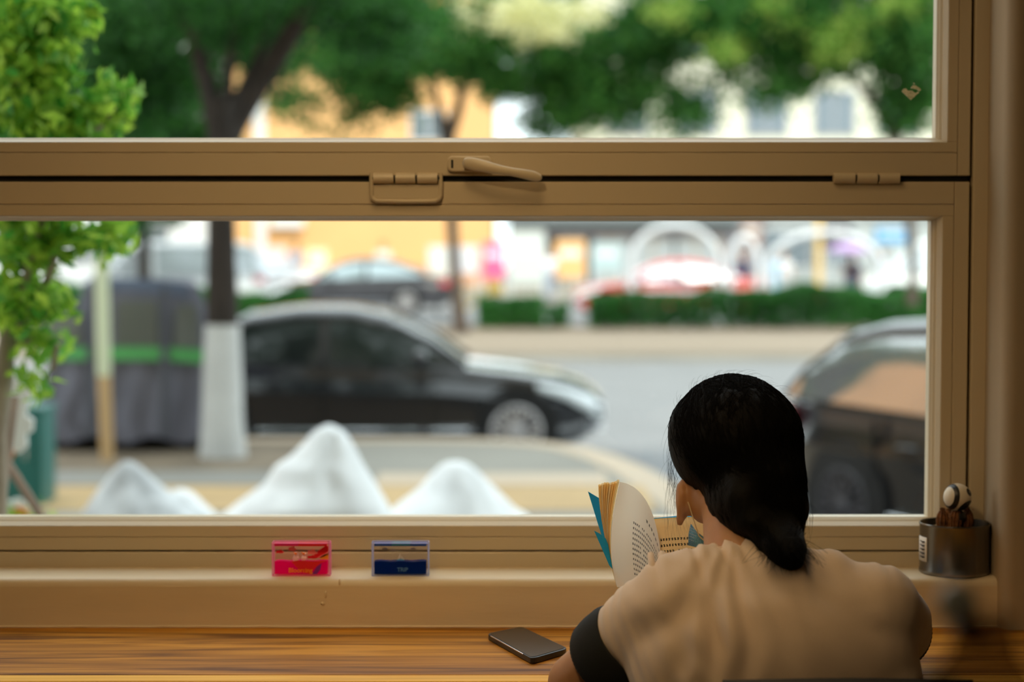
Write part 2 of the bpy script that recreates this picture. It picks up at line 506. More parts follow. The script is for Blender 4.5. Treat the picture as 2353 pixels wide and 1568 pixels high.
# sill board and apron
XS0, XS1 = RX0, XR + 0.03
sl = MB()
ys0, ys1 = 3.032, YF - 0.002
prof = [(ys1 + 0.03, ZS - 0.012), (ys1 + 0.03, ZS + 0.001), (ys1, ZS + 0.001), (ys0 + 0.012, ZS), (ys0 + 0.004, ZS - 0.002), (ys0, ZS - 0.006), (ys0 - 0.001, ZS - 0.012)]
sl.prism([(XS0, y, z) for y, z in prof], (XR - XS0, 0, 0))
t2 = struct('trim_2', sl, M['sillpaint'], smooth=True)
ZCT = P(1176, 1443, 3.03).z          # worktop surface
ap = MB()
rows = []
zs_ = [ZS - 0.012, ZS - 0.03, ZS - 0.05, ZCT + 0.004, ZCT - 0.002]
N = 160
for z in zs_:
    rows.append([(RX0 + (XR + 0.35 - RX0) * i / N, ys0 - 0.0015 - 0.0012 * noise.noise(Vector((i * 0.35, z * 30, 0))) , z) for i in range(N + 1)])
rows.append([(x, YF, z) for x, y, z in rows[-1]])
rows.insert(0, [(x, YF, z) for x, y, z in rows[0]])
ap.grid(rows)
t3 = struct('trim_3', ap, M['sillpaint'], smooth=True)
# ragged caulk bead where the apron meets the worktop
ck = MB()
pts = [(RX0 + 0.02 * i, ys0 - 0.003 + 0.001 * noise.noise(Vector((i * 0.6, 0, 3))), ZCT + 0.0015 + 0.001 * noise.noise(Vector((i * 0.8, 5, 3)))) for i in range(int((XR - RX0 + 0.3) / 0.02))]
ck.tube(pts, 0.0022, 6)
struct('trim_4', ck, M['sillpaint'], smooth=True)
# chips and dents in the apron paint
def chip(px, py, wd, ht):
    c = P(px, py, ys0 - 0.003)
    b = MB().ball((c.x, c.y + 0.0012, c.z), (wd, 0.0016, ht), 10, 6)
    b.build('paint_blister', M['sillpaint'], t3, smooth=True)
chip(742, 1388, 0.0035, 0.0025); chip(748, 1367, 0.002, 0.006); chip(780, 1338, 0.0015, 0.005)

pd = empty('added_pendant_lamp', (-0.08, 2.48, 2.505), label='unseen pendant lamp added over the counter to light it and the sill', cat='lamp')  # unseen fitting, added around the extra light above the counter
MB().lathe([(0.25, 0.0), (0.24, 0.03), (0.12, 0.10), (0.03, 0.12), (0.028, 0.118), (0.115, 0.096), (0.233, 0.028), (0.244, 0.0)], 32).build('shade', M['gasket'], pd, smooth=True)
MB().tube([(0, 0, 0.115), (0, 0, ZC - 2.50)], 0.003, 6).build('cord', M['gasket'], pd)

# ------------------------------------------------------------------ worktop
wt = empty('worktop', (0, 0, 0), label='long walnut-brown wooden window counter with streaky grain below the sill', cat='counter')
zc0 = ZCT - 0.042
YE = 2.665
ysplit = PZ(600, 1551, ZCT).y
MB().box((RX0 + 0.01, ysplit + 0.0006, zc0), (RX1 - 0.01, YW + 0.025, ZCT - 0.0003)).build('plank', M['wood'], wt, bevel=0.001, seg=1)
MB().box((RX0 + 0.01, YE, zc0), (RX1 - 0.01, ysplit - 0.0006, ZCT)).build('plank', M['woodlight'], wt, bevel=0.003)
for x in (-2.6, -0.9, 1.5):
    MB().box((x, 2.80, zc0 - 0.22), (x + 0.03, YW + 0.025, zc0)).build('bracket', M['gasket'], wt)

# ------------------------------------------------------------------ window furniture
YFS = YF
# friction catch with three barrels (left) and its pull frame
c0 = P(850, 400, YF); c1 = P(1018, 466, YF)
k_ = (c1.x - c0.x) / 168.0
cat = empty('catch', (0, 0, 0), parent=lo, label='painted cream catch with three barrels and rounded pull loop left of the lever handle')
fr = []
def U(px, py, y): q = P(px, py, YF); return Vector((q.x, y, q.z))
path = [(854, 398), (854, 448), (857, 457), (866, 462), (934, 463), (1001, 462), (1010, 457), (1013, 448), (1013, 398)]
MB().tube([U(x, y, YF - 0.006) for x, y in path], 0.0034, 10).build('pull_loop', M['paint'], cat, smooth=True)
MB().box(U(857, 425, YF - 0.004), U(1010, 458, YF + 0.001)).build('plate', M['paint'], cat, bevel=0.001)
for i in range(3):
    xa, xb = [(858, 905), (909, 955), (959, 1006)][i]
    a = U(xa, 410, YF - 0.004); b = U(xb, 410, YF - 0.004)
    MB().tube([a, a + (b - a) * 0.02, b - (b - a) * 0.02, b], [0.0078, 0.0086, 0.0086, 0.0078], 24).build('barrel', M['paint'], cat, smooth=True)
MB().tube([U(853, 410, YF - 0.004), U(1014, 410, YF - 0.004)], 0.005, 12).build('pin', M['gasket'], cat, smooth=True)
# right hinge
hg = empty('hinge', (0, 0, 0), parent=lo, label='painted cream three-barrel hinge near the right end of the dark gap')
for (xa, xb) in [(1914, 1964), (1968, 2015), (2019, 2066)]:
    a = U(xa, 410, YF - 0.003); b = U(xb, 410, YF - 0.003)
    MB().tube([a, a + (b - a) * 0.02, b - (b - a) * 0.02, b], [0.0074, 0.0082, 0.0082, 0.0074], 24).build('barrel', M['paint'], hg, smooth=True)
MB().tube([U(1916, 410, YF - 0.003), U(2064, 410, YF - 0.003)], 0.006, 12).build('pin', M['gasket'], hg, smooth=True)
# lever handle
hd = empty('handle', (0, 0, 0), parent=up, label='painted cream lever handle on the upper sash, drooping across the dark gap')
rp = []
x0, x1, y0, y1, r = 1028, 1130, 359, 395, 12
for (cx, cy, a0) in [(x1 - r, y0 + r, -90), (x1 - r, y1 - r, 0), (x0 + r, y1 - r, 90), (x0 + r, y0 + r, 180)]:
    for k in range(5):
        a = math.radians(a0 + 22.5 * k); rp.append(U(cx + r * math.cos(a), cy + r * math.sin(a), YF - 0.009))
MB().prism(rp, (0, 0.010, 0)).build('rose', M['paint'], hd, bevel=0.0025, seg=3)
MB().box(U(1037, 368, YF - 0.0094), U(1042, 387, YF - 0.008)).build('indicator_slot', M['gasket'], hd)
spine = [(1062, 374, 12, 20), (1085, 377, 15, 26), (1115, 384, 14, 30), (1150, 392, 10.5, 32), (1185, 398, 9.5, 31), (1215, 403, 12.5, 28), (1236, 408, 11.5, 26), (1246, 410, 4, 25)]
rows = []
for (px, py, hw, dep) in spine:
    c = U(px, py, YF - dep * 0.001); hz = hw * k_; hy = 0.006 if hw > 5 else 0.003
    rows.append([c + Vector((0.10 * hz * math.sin(a), hy * math.cos(a), hz * math.sin(a))) for a in [2 * PI * k / 16 for k in range(16)]])
lv = MB().grid(rows, True); n0 = 16
lv.f.append(tuple(range(16))); lv.mi.append(0); lv.f.append(tuple(range(len(lv.v) - 16, len(lv.v)))); lv.mi.append(0)
lv.build('lever', M['paint'], hd, smooth=True, sub=1)
MB().tube([U(1078, 376, YF - 0.004), U(1078, 376, YF - 0.024)], 0.0085, 20).build('neck', M['paint'], hd, smooth=True)
# torn sticker remains on the upper pane
st = MB()
ys = YF + 0.0285
for poly in ([(2072, 210), (2076, 204), (2082, 203), (2086, 208), (2096, 208), (2103, 214), (2110, 210), (2112, 213), (2093, 230)],
             [(2092, 203), (2098, 196), (2103, 196), (2114, 203), (2117, 207), (2112, 210), (2107, 206), (2100, 204)],
             [(2098, 192), (2100, 190), (2103, 192), (2101, 194)]):
    st.prism([(P(x, y, ys).x, ys, P(x, y, ys).z) for x, y in poly], (0, 0.0006, 0))
tag(st.build('sticker', mat('torn_sticker_paper', (0.95, 0.95, 0.80), 0.9, var=0.4, scale=400, col2=(0.6, 0.65, 0.45))), 'torn scrap of pale sticker stuck on the upper pane', 'sticker')

# ------------------------------------------------------------------ two liquid toys on the sill
def text_mesh(name, body, size, m, parent, loc, ext=0.0004, bold=0.0):
    cu = bpy.data.curves.new(name, 'FONT'); cu.body = body; cu.size = size
    cu.extrude = ext; cu.offset = bold; cu.align_x = 'CENTER'; cu.align_y = 'CENTER'
    t = bpy.data.objects.new(name, cu); COL.objects.link(t)
    dg = bpy.context.evaluated_depsgraph_get()
    me = bpy.data.meshes.new_from_object(t.evaluated_get(dg))
    bpy.data.objects.remove(t)
    o = bpy.data.objects.new(name, me); COL.objects.link(o)
    me.materials.clear(); me.materials.append(m)
    o.parent = parent; o.location = loc; o.rotation_euler = (PI / 2, 0, 0)
    return o
M['acryl_pink'] = clear_mat('pink_clear_acrylic', (1.0, 0.86, 0.9), 0.05, 0.8)
M['acryl_clear'] = clear_mat('clear_acrylic', (0.93, 0.93, 0.98), 0.05, 0.8)
M['edge_pink'] = clear_mat('pink_acrylic_edge', (1.0, 0.6, 0.75), 0.1, 0.6, 0.5, (1.0, 0.5, 0.68))
M['edge_blue'] = clear_mat('pale_acrylic_edge', (0.75, 0.8, 0.95), 0.1, 0.6, 0.5, (0.72, 0.72, 0.86))
M['liq_pink'] = clear_mat('magenta_liquid', (1.0, 0.05, 0.42), 0.1, 0.5, 0.72, (1.0, 0.010, 0.34))
M['liq_blue'] = clear_mat('deep_blue_liquid', (0.02, 0.10, 0.5), 0.1, 0.5, 0.8, (0.004, 0.045, 0.26))
def ink(n, c, r=0.6): return mat(n, c, r)
red = ink('red_print', (0.85, 0.015, 0.03)); pinkp = ink('rose_print', (0.95, 0.32, 0.32)); yel = ink('yellow_print', (0.9, 0.5, 0.02))
org = ink('orange_print', (1.0, 0.36, 0.01)); whi = ink('white_print', (0.98, 0.93, 0.88)); pur = ink('violet_print', (0.22, 0.02, 0.32))
magp = ink('magenta_print', (0.8, 0.01, 0.2)); blup = ink('blue_print', (0.01, 0.09, 0.42)); tea = ink('teal_print', (0.02, 0.3, 0.4))
lbl = ink('pale_blue_print', (0.10, 0.28, 0.62)); gry = ink('grey_white_print', (0.55, 0.52, 0.55))

def cloud(c, w_, h_, m, parent, y=0.0):
    b = MB(); pts = []
    for k in range(24):
        a = 2 * PI * k / 24
        rr = 1 + 0.16 * math.cos(5 * a)
        z = max(-0.45, math.sin(a)) * h_ * rr
        pts.append((c[0] + w_ * rr * math.cos(a), y, c[1] + z))
    b.prism(pts, (0, 0.0008, 0)); return b.build('cloud', m, parent)
def acrylic_box(name, px0, px1, label, acryl, edge, liquid):
    W_ = P(px1, 1300, 3.05).x - P(px0, 1300, 3.05).x
    H_ = 0.052; D_ = 0.022
    o = empty(name, (P((px0 + px1) / 2, 1300, 3.05).x, 3.05, ZS), label=label, cat='toy', group='liquid toys on the sill')
    x = W_ / 2; t = 0.003
    # casing
    b = MB().box((-x, 0, 0.0), (x, D_, H_)); b.build('casing', acryl, o, bevel=0.0012)
    e = MB()
    for (a, c) in [((-x, 0, 0), (x, 0, 0)), ((-x, 0, H_), (x, 0, H_)), ((-x, 0, 0), (-x, 0, H_)), ((x, 0, 0), (x, 0, H_)),
                   ((-x, D_, 0), (x, D_, 0)), ((-x, D_, H_), (x, D_, H_)), ((-x, D_, 0), (-x, D_, H_)), ((x, D_, 0), (x, D_, H_)),
                   ((-x, 0, H_), (-x, D_, H_)), ((x, 0, H_), (x, D_, H_)), ((-x, 0, 0), (-x, D_, 0)), ((x, 0, 0), (x, D_, 0))]:
        e.tube([Vector(a) + Vector((0, 0.0006, 0.0006 if a[2] == 0 else -0.0006)), Vector(c) + Vector((0, 0.0006, 0.0006 if c[2] == 0 else -0.0006))], 0.0011, 6)
    e.build('edge_moulding', edge, o)
    # liquid
    lq = MB(); nn = 14
    top = [(-x + t + (2 * x - 2 * t) * k / nn, 0.44 * H_ + 0.0006 * math.sin(k * 1.1)) for k in range(nn + 1)]
    poly = [(x - t, 0.0025, 0.0028), (-x + t, 0.0025, 0.0028)] + [(a, 0.0025, z) for a, z in top]
    lq.prism(poly, (0, D_ - 0.005, 0)); lq.build('liquid', liquid, o, bevel=0.001)
    return o, x, H_, D_
tp, x, H_, D_ = acrylic_box('liquid_toy', 626, 757, 'pink acrylic liquid toy with two little cats and orange lettering on the sill', M['acryl_pink'], M['edge_pink'], M['liq_pink'])
MB().box((-x + 0.003, 0.003, H_ - 0.0055), (-x * 0.1, D_ - 0.002, H_ - 0.0015)).build('lid_print', magp, tp)
MB().box((-x * 0.1, 0.003, H_ - 0.0055), (x * 0.9, D_ - 0.002, H_ - 0.0015)).build('lid_print', red, tp)
cloud((-x * 0.78, H_ * 0.68), 0.006, 0.0035, red, tp, 0.014)
cloud((-x * 0.34, H_ * 0.76), 0.006, 0.0045, pinkp, tp, 0.014)
cloud((x * 0.36, H_ * 0.66), 0.0075, 0.005, pinkp, tp, 0.014)
cloud((x * 0.36, H_ * 0.52), 0.0075, 0.0035, red, tp, 0.013)
for (pp, mm) in (([(0.42, 0.62), (0.82, 0.86), (0.93, 0.86), (0.93, 0.70), (0.5, 0.5)], red), ([(0.5, 0.5), (0.93, 0.70), (0.93, 0.60), (0.62, 0.5)], pinkp),
                 ([(0.6, 0.5), (0.8, 0.61), (0.93, 0.64), (0.93, 0.46), (0.7, 0.46)], yel)):
    MB().prism([(a * x, 0.015, z * H_) for a, z in pp], (0, 0.0012, 0)).build('sun_ray', mm, tp)
MB().prism([(a * x, 0.0016, z * H_) for a, z in [(-0.35, 0.44), (-0.1, 0.47), (0.45, 0.44), (0.93, 0.46), (0.7, 0.40), (0.45, 0.22), (0.30, 0.06), (0.0, 0.12), (-0.2, 0.3)]], (0, 0.0006, 0)).build('curl_print', red, tp)
MB().prism([(a * x, 0.0014, z * H_) for a, z in [(0.72, 0.38), (0.55, 0.28), (0.38, 0.06), (0.55, 0.06), (0.68, 0.2)]], (0, 0.0006, 0)).build('curl_print', pur, tp)
for (cx, s) in ((-0.20, 1.4), (0.08, 1.2)):
    b = MB().ball((cx * x, 0.010, H_ * 0.50), (0.0036 * s, 0.003, 0.0044 * s), 12, 8)
    b.ball((cx * x + 0.0006, 0.009, H_ * 0.64), (0.0026 * s, 0.0024, 0.0027 * s), 12, 8)
    c = b.build('cat_figure', whi, tp, smooth=True)
    for sgn in (-1, 1):
        MB().prism([(cx * x + sgn * 0.0022 + d, 0.0085, H_ * 0.64 + z) for d, z in ((-0.0012, 0.0014), (0.0012, 0.0014), (sgn * 0.0005, 0.0046))], (0, 0.001, 0)).build('ear', org, c)
    MB().ball((cx * x, 0.0068, H_ * 0.655), (0.0016 * s, 0.0006, 0.0012 * s), 8, 6).build('mask_patch', org, c)
text_mesh('lettering', 'Blooming', 0.0098, org, tp, (-0.02 * x, 0.0010, 0.17 * H_), bold=0.00025)
tb, x, H_, D_ = acrylic_box('liquid_toy', 855, 984, 'clear acrylic liquid toy with dark blue liquid and tiny sailing boat on the sill', M['acryl_clear'], M['edge_blue'], M['liq_blue'])
MB().box((-x + 0.003, 0.003, H_ - 0.0055), (x - 0.003, D_ - 0.002, H_ - 0.0015)).build('lid_print', blup, tb)
MB().box((-x * 0.3, 0.002, H_ - 0.0042), (x * 0.35, D_ - 0.002, H_ - 0.0012)).build('lid_print', tea, tb)
for (a, z) in ((-0.56, 0.78), (-0.28, 0.74), (0.45, 0.78)):
    cloud((a * x, H_ * z), 0.0045, 0.0022, gry, tb, 0.012)
boat = MB().prism([(0.0 - 0.006, 0.010, H_ * 0.46), (0.006, 0.010, H_ * 0.46), (0.0045, 0.010, H_ * 0.42), (-0.0045, 0.010, H_ * 0.42)], (0, 0.003, 0)).build('boat_hull', tea, tb)
MB().prism([(-0.0004, 0.011, H_ * 0.47), (-0.0004, 0.011, H_ * 0.66), (-0.0052, 0.011, H_ * 0.47)], (0, 0.0006, 0)).prism([(0.0006, 0.011, H_ * 0.47), (0.0006, 0.011, H_ * 0.6), (0.0056, 0.011, H_ * 0.47)], (0, 0.0006, 0)).build('sail', whi, boat)
text_mesh('lettering', 'TRIP', 0.0085, lbl, tb, (0.08 * x, 0.0018, 0.19 * H_), bold=0.0002)

# ------------------------------------------------------------------ phone on the worktop
ph = empty('smartphone', (0, 0, 0), label='black smartphone lying face up on the wooden counter beside the reader', cat='phone')
pc = [PZ(1118, 1456, ZCT + 0.009), PZ(1198, 1440, ZCT + 0.009), PZ(1306, 1490, ZCT + 0.009), PZ(1222, 1514, ZCT + 0.009)]
def round_poly(c, r, n=5):
    out = []
    m_ = len(c)
    for i in range(m_):
        p = c[i]; a = (c[i - 1] - p).normalized(); b = (c[(i + 1) % m_] - p).normalized()
        p0, p1 = p + a * r, p + b * r
        for k in range(n + 1):
            t = k / n
            out.append(p0 * (1 - t) ** 2 + p * 2 * t * (1 - t) + p1 * t * t)
    return out
phm = mat('black_phone_shell', (0.012, 0.012, 0.013), 0.35)
rpz = [Vector((p.x, p.y, ZCT + 0.0005)) for p in round_poly(pc, 0.012)]
MB().prism(rpz, (0, 0, 0.0085)).build('body', phm, ph, bevel=0.002, seg=3)
cen = sum(pc, Vector()) / 4
rs = [Vector((cen.x + (p.x - cen.x) * 0.94, cen.y + (p.y - cen.y) * 0.96, ZCT + 0.0091)) for p in rpz]
MB().prism(rs, (0, 0, 0.0004)).build('screen', mat('dark_phone_screen', (0.006, 0.007, 0.007), 0.25), ph)
e0 = pc[3]; e1 = pc[0]
ed = (e1 - e0)
MB().tube([Vector((*(e0 + ed * 0.18).xy, ZCT + 0.0083)), Vector((*(e0 + ed * 0.9).xy, ZCT + 0.0083))], 0.0009, 8).build('edge_highlight', mat('painted_edge_highlight', (0.8, 0.72, 0.68), 0.25, 1.0), ph)  # bright strip on one edge stands in for the edge highlight

# ------------------------------------------------------------------ tin can with cactus at the right end of the sill
cx_ = P(2196, 1300, 3.075)
can = empty('tin_can_planter', (cx_.x, 3.085, ZS + 0.0005), label='bare tin can used as a planter at the right end of the sill', cat='planter')
R_ = (P(2272, 1300, 3.085).x - P(2112, 1300, 3.085).x) / 2
hc = 0.079
tin = mat('brushed_tin', (0.26, 0.245, 0.22), 0.28, 0.95, var=0.3, scale=3, stretch=(9, 9, 0.4))
MB().lathe([(R_ * 0.97, 0), (R_, 0.002), (R_, 0.006), (R_ * 0.985, 0.008), (R_ * 0.985, hc - 0.006), (R_, hc - 0.004), (R_ * 1.01, hc - 0.002), (R_ * 1.0, hc), (R_ * 0.97, hc - 0.001), (R_ * 0.965, 0.004), (0.0001, 0.004)], 48).build('can', tin, can, smooth=True)
MB().lathe([(0.0001, 0), (R_ * 0.97, 0)], 48).build('base', tin, can)
MB().lathe([(0.0001, hc - 0.016), (R_ * 0.96, hc - 0.018)], 40).build('soil', mat('dark_potting_soil', (0.02, 0.014, 0.009), 0.95, bump=1.0, bscale=300), can)
lab = MB(); rows = []
for z in (0.02, 0.058):
    rows.append([(R_ * 1.003 * math.cos(a), R_ * 1.003 * math.sin(a), z) for a in [math.radians(178 + 30 * k / 8) for k in range(9)]])
lab.grid(rows); lb = lab.build('label', mat('white_can_label', (0.75, 0.68, 0.6), 0.7), can, smooth=True, solid=0.0004)
lt = MB()
for k in range(5):
    a0 = math.radians(184); 
    z = 0.05 - 0.006 * k
    lt.box((R_ * 1.008 * math.cos(a0), R_ * 1.008 * math.sin(a0), z), (R_ * 1.008 * math.cos(math.radians(202)), R_ * 1.008 * math.sin(math.radians(202)), z + 0.0016))
lt.build('label_print', phm, lb)
# cactus
cac = empty('cactus', (cx_.x, 3.085, ZS + hc - 0.010), label='small clustered brown cactus growing in the tin can', cat='cactus')
cm = mat('rusty_brown_cactus', (0.26, 0.095, 0.025), 0.85, var=0.6, scale=120, bump=1.0, bscale=500)
for i, (a, b_, h, r) in enumerate([(-0.022, -0.012, 0.034, 0.0085), (-0.004, -0.016, 0.036, 0.0095), (-0.012, 0.006, 0.030, 0.009), (0.016, -0.008, 0.030, 0.009), (0.024, 0.010, 0.033, 0.008), (0.004, 0.014, 0.026, 0.008), (-0.008, -0.02, 0.022, 0.006)]):
    m_ = MB(); rows = []
    for j in range(10):
        t = j / 9; rr = r * math.sin(min(1, t * 1.0 + 0.12) * PI * 0.94) ** 0.5 * 1.0
        rows.append([(a + rr * (1 + 0.16 * math.cos(9 * th)) * math.cos(th) + 0.004 * math.sin(i) * t, b_ + rr * (1 + 0.16 * math.cos(9 * th)) * math.sin(th), h * t) for th in [2 * PI * k / 36 for k in range(36)]])
    m_.grid(rows, True).build('stem', cm, cac, smooth=True)
sp = MB()
for k in range(420):
    i = random.randrange(7); a, b_, h, r = [(-0.022, -0.012, 0.034, 0.0085), (-0.004, -0.016, 0.036, 0.0095), (-0.012, 0.006, 0.030, 0.009), (0.016, -0.008, 0.030, 0.009), (0.024, 0.010, 0.033, 0.008), (0.004, 0.014, 0.026, 0.008), (-0.008, -0.02, 0.022, 0.006)][i]
    th = random.uniform(0, 2 * PI); t = random.uniform(0.15, 1)
    d = Vector((math.cos(th), math.sin(th), (t - 0.4) * 1.2)).normalized(); p = Vector((a, b_, h * t)) + d * r * (0.8 if t < 0.85 else 0.4)
    q = d.orthogonal().normalized() * 0.0003
    sp.add([p - q, p + q, p + d * 0.0035], [(0, 1, 2)])
tag(sp.build('spines', mat('orange_spines', (0.45, 0.20, 0.06), 0.7), cac, weld=False), kind='stuff')
# ball ornament on a stick
bc = P(2200, 1143, 3.07)
orn = empty('ball_ornament', (bc.x, bc.y, ZS + hc - 0.02), label='white ball ornament with black bands stuck above the cactus', cat='ornament')
bz = bc.z - (ZS + hc - 0.02)
rb = 0.0215
om = bpy.data.materials.new('white_and_black_ball'); om.use_nodes = True
nt = om.node_tree; bs = nt.nodes['Principled BSDF']; bs.inputs['Roughness'].default_value = 0.4
MB().ball((0, 0, bz), rb, 32, 20).build('ball', mat('ivory_ball', (0.72, 0.64, 0.5), 0.4), orn, smooth=True)
blk = mat('black_enamel', (0.012, 0.011, 0.01), 0.4)
def band_on_ball(nrm, d0, d1, name):
    nrm = Vector(nrm).normalized(); u = nrm.orthogonal().normalized(); v = nrm.cross(u); rows = []
    for j in range(7):
        d = d0 + (d1 - d0) * j / 6; rr = math.sqrt(max(0, 1 - d * d)) * rb * 1.02
        rows.append([Vector((0, 0, bz)) + nrm * d * rb * 1.02 + (u * math.cos(a) + v * math.sin(a)) * rr for a in [2 * PI * k / 32 for k in range(32)]])
    MB().grid(rows, True).build(name, blk, orn, smooth=True)
band_on_ball((-0.9, -0.35, 0.12), 0.42, 0.72, 'black_band')
band_on_ball((0.55, -0.5, -0.75), 0.80, 0.999, 'black_patch')
band_on_ball((0.75, -0.55, 0.45), 0.955, 0.999, 'black_patch')
MB().tube([(0, 0, 0.0), (0.002, 0, bz - rb * 0.9)], 0.0016, 8).build('stick', blk, orn)
MB().ball((0.004, 0.0, bz - rb * 1.45), (0.010, 0.009, 0.010), 14, 10).build('body', blk, orn, smooth=True)

# ------------------------------------------------------------------ the book
bk = empty('open_book', (0, 0, 0), label='open paperback with blue cover held up in front of the reader', cat='book')
def paper_mat(name, c, t):
    m = mat(name, c, 0.9, spec=0.1); nt = m.node_tree
    tl_ = nt.nodes.new('ShaderNodeBsdfTranslucent'); tl_.inputs[0].default_value = (*c, 1)
    mx = nt.nodes.new('ShaderNodeMixShader'); mx.inputs[0].default_value = t
    nt.links.new(nt.nodes['Principled BSDF'].outputs[0], mx.inputs[1]); nt.links.new(tl_.outputs[0], mx.inputs[2])
    nt.links.new(mx.outputs[0], nt.nodes['Material Output'].inputs[0]); return m
paper = paper_mat('cream_book_paper', (0.93, 0.85, 0.72), 0.6)
pedge = paper_mat('yellowed_page_edge', (1.0, 0.78, 0.36), 0.55)
pedge2 = paper_mat('pale_page_edge', (1.0, 0.88, 0.58), 0.55)
blue = paper_mat('sky_blue_cover', (0.03, 0.42, 0.80), 0.3)
inkm = mat('black_print', (0.02, 0.025, 0.02), 0.9)
def bez(p0, p1, p2, t): return p0 * (1 - t) ** 2 + p1 * 2 * t * (1 - t) + p2 * t * t
T0, T1, T2 = P(1424, 1108, 2.80), P(1500, 1118, 2.78), P(1517, 1262, 2.84)
B0, B1, B2 = P(1418, 1350, 2.765), P(1500, 1340, 2.745), P(1535, 1455, 2.80)
M0, M1, M2 = P(1404, 1240, 2.785), P(1494, 1225, 2.76), P(1526, 1360, 2.82)
def page_pt(u, v):
    a = bez(T0, T1, T2, u); m_ = bez(M0, M1, M2, u); b = bez(B0, B1, B2, u)
    m2 = m_ * 2 - (a + b) * 0.5
    return bez(a, m2, b, v)
def page_n(u, v):
    e = 0.01
    n = (page_pt(min(1, u + e), v) - page_pt(max(0, u - e), v)).cross(page_pt(u, min(1, v + e)) - page_pt(u, max(0, v - e)))
    n.normalize()
    return n if n.y < 0 else -n
MB().grid([[page_pt(i / 16, j / 16) for i in range(17)] for j in range(17)]).build('left_page', paper, bk, smooth=True)
# fanned block of pages to the left of the open page
Ot, Om, Ob = P(1375, 1118, 2.83), P(1386, 1215, 2.815), P(1416, 1345, 2.79)
ns = 8
def sheet_edge(s, v, off=0.0):
    a = T0.lerp(Ot, s); m_ = M0.lerp(Om, s); b = B0.lerp(Ob, s)
    m2 = m_ * 2 - (a + b) * 0.5
    p = bez(a, m2, b, v)
    return p + Vector((0, off, 0.0))
for i in range(ns):
    s0 = i / ns; s1 = (i + 0.80) / ns
    rows = []
    dz = random.uniform(-0.0012, 0.0012)
    for j in range(15):
        v = j / 14
        a = sheet_edge(s0, v); b = sheet_edge(s1, v)
        gone = Vector((0, 0.020, dz * (1 - v)))
        rows.append([a + Vector((0, 0.004, dz * (1 - v))), a.lerp(b, 0.15) + Vector((0, 0, dz * (1 - v))), b + Vector((0, 0.0, dz * (1 - v))), b + gone, a + gone])
    g = MB().grid(rows, True)
    g.f.append((0, 1, 2, 3, 4)); g.mi.append(0)
    g.build('page_bundle', pedge if i % 3 else pedge2, bk)
# right page, flatter
RA, RB_, RC = P(1500, 1196, 2.86), P(1600, 1186, 2.87), P(1760, 1196, 2.84)
RD, RE, RF_ = P(1520, 1420, 2.80), P(1620, 1400, 2.80), P(1780, 1410, 2.78)
def rp_pt(u, v): return bez(RA, RB_, RC, u).lerp(bez(RD, RE, RF_, u), v)
MB().grid([[rp_pt(i / 12, j / 12) for i in range(13)] for j in range(13)]).build('right_page', paper_mat('warm_book_paper', (0.97, 0.80, 0.52), 0.3), bk, smooth=True, solid=0.0003)
MB().grid([[rp_pt(i / 12, j / 12) + Vector((0, 0.006, -0.0005)) for i in range(13)] for j in range(13)]).build('page_block', pedge, bk, smooth=True, solid=0.009)
# printing
def printing(fn, nf, rows_v, u0, u1, name, cw, skip=0.12, off=0.0006, ht=0.5):
    b = MB()
    for (v0, v1, sparse) in rows_v:
        u = u0; end = u1 if not sparse else u0 + (u1 - u0) * sparse
        while u < end:
            if random.random() > skip:
                vv = (v0 + v1) / 2
                # a character: two or three short strokes
                for s in range(3):
                    ua = u + cw * random.uniform(0, 0.25); ub = u + cw * random.uniform(0.55, 0.8)
                    va = v0 + (v1 - v0) * (0.08 + 0.3 * s); vb = va + (v1 - v0) * 0.2
                    b.add([fn(ua, va) + nf(ua, va) * off, fn(ub, va) + nf(ub, va) * off, fn(ub, vb) + nf(ub, vb) * off, fn(ua, vb) + nf(ua, vb) * off], [(0, 1, 2, 3)])
                uc = u + cw * 0.35
                b.add([fn(uc, v0) + nf(uc, v0) * off, fn(uc + cw * 0.14, v0) + nf(uc, v0) * off, fn(uc + cw * 0.14, v1) + nf(uc, v1) * off, fn(uc, v1) + nf(uc, v1) * off], [(0, 1, 2, 3)])
            u += cw
    o = b.build(name, inkm, bk, weld=False); o['kind'] = 'stuff'; return o
rv = [(0.10 + 0.0, 0.125, 0.6)]
printing(page_pt, page_n, [(0.17, 0.20, 1.0)], 0.52, 0.95, 'heading_print', 0.055, 0.0)
lines = [(0.30 + 0.052 * k, 0.30 + 0.052 * k + 0.024, random.choice([0, 0, 0, 0.55, 0.8])) for k in range(13)]
printing(page_pt, page_n, lines, 0.30, 0.97, 'text_print', 0.030, 0.06)
rn = lambda u, v: Vector((0, -1, 0.25)).normalized()
lines = [(0.20 + 0.062 * k, 0.20 + 0.062 * k + 0.028, random.choice([0, 0, 0, 0.5])) for k in range(12)]
printing(rp_pt, rn, lines, 0.06, 0.95, 'text_print', 0.030)
# covers: left board seen from inside edge, and the jacket flap below it
MB().prism([P(1351, 1130, 2.855), P(1378, 1146, 2.85), P(1400, 1165, 2.85), P(1418, 1240, 2.835), P(1425, 1300, 2.82), P(1440, 1350, 2.80), P(1420, 1350, 2.80), P(1388, 1250, 2.83)], (0, 0.0012, 0)).build('front_cover', blue, bk)
MB().prism([P(1365, 1220, 2.80), P(1378, 1227, 2.80), P(1392, 1238, 2.80), P(1428, 1330, 2.775), P(1440, 1352, 2.77), P(1416, 1318, 2.775), P(1400, 1300, 2.78)], (0, 0.0012, 0)).build('cover_flap', blue, bk)
MB().prism([P(1498, 1192, 2.875), P(1600, 1182, 2.885), P(1765, 1192, 2.855), P(1785, 1412, 2.80), P(1640, 1402, 2.82), P(1520, 1422, 2.815)], (0, 0.0012, 0)).build('back_cover', blue, bk)

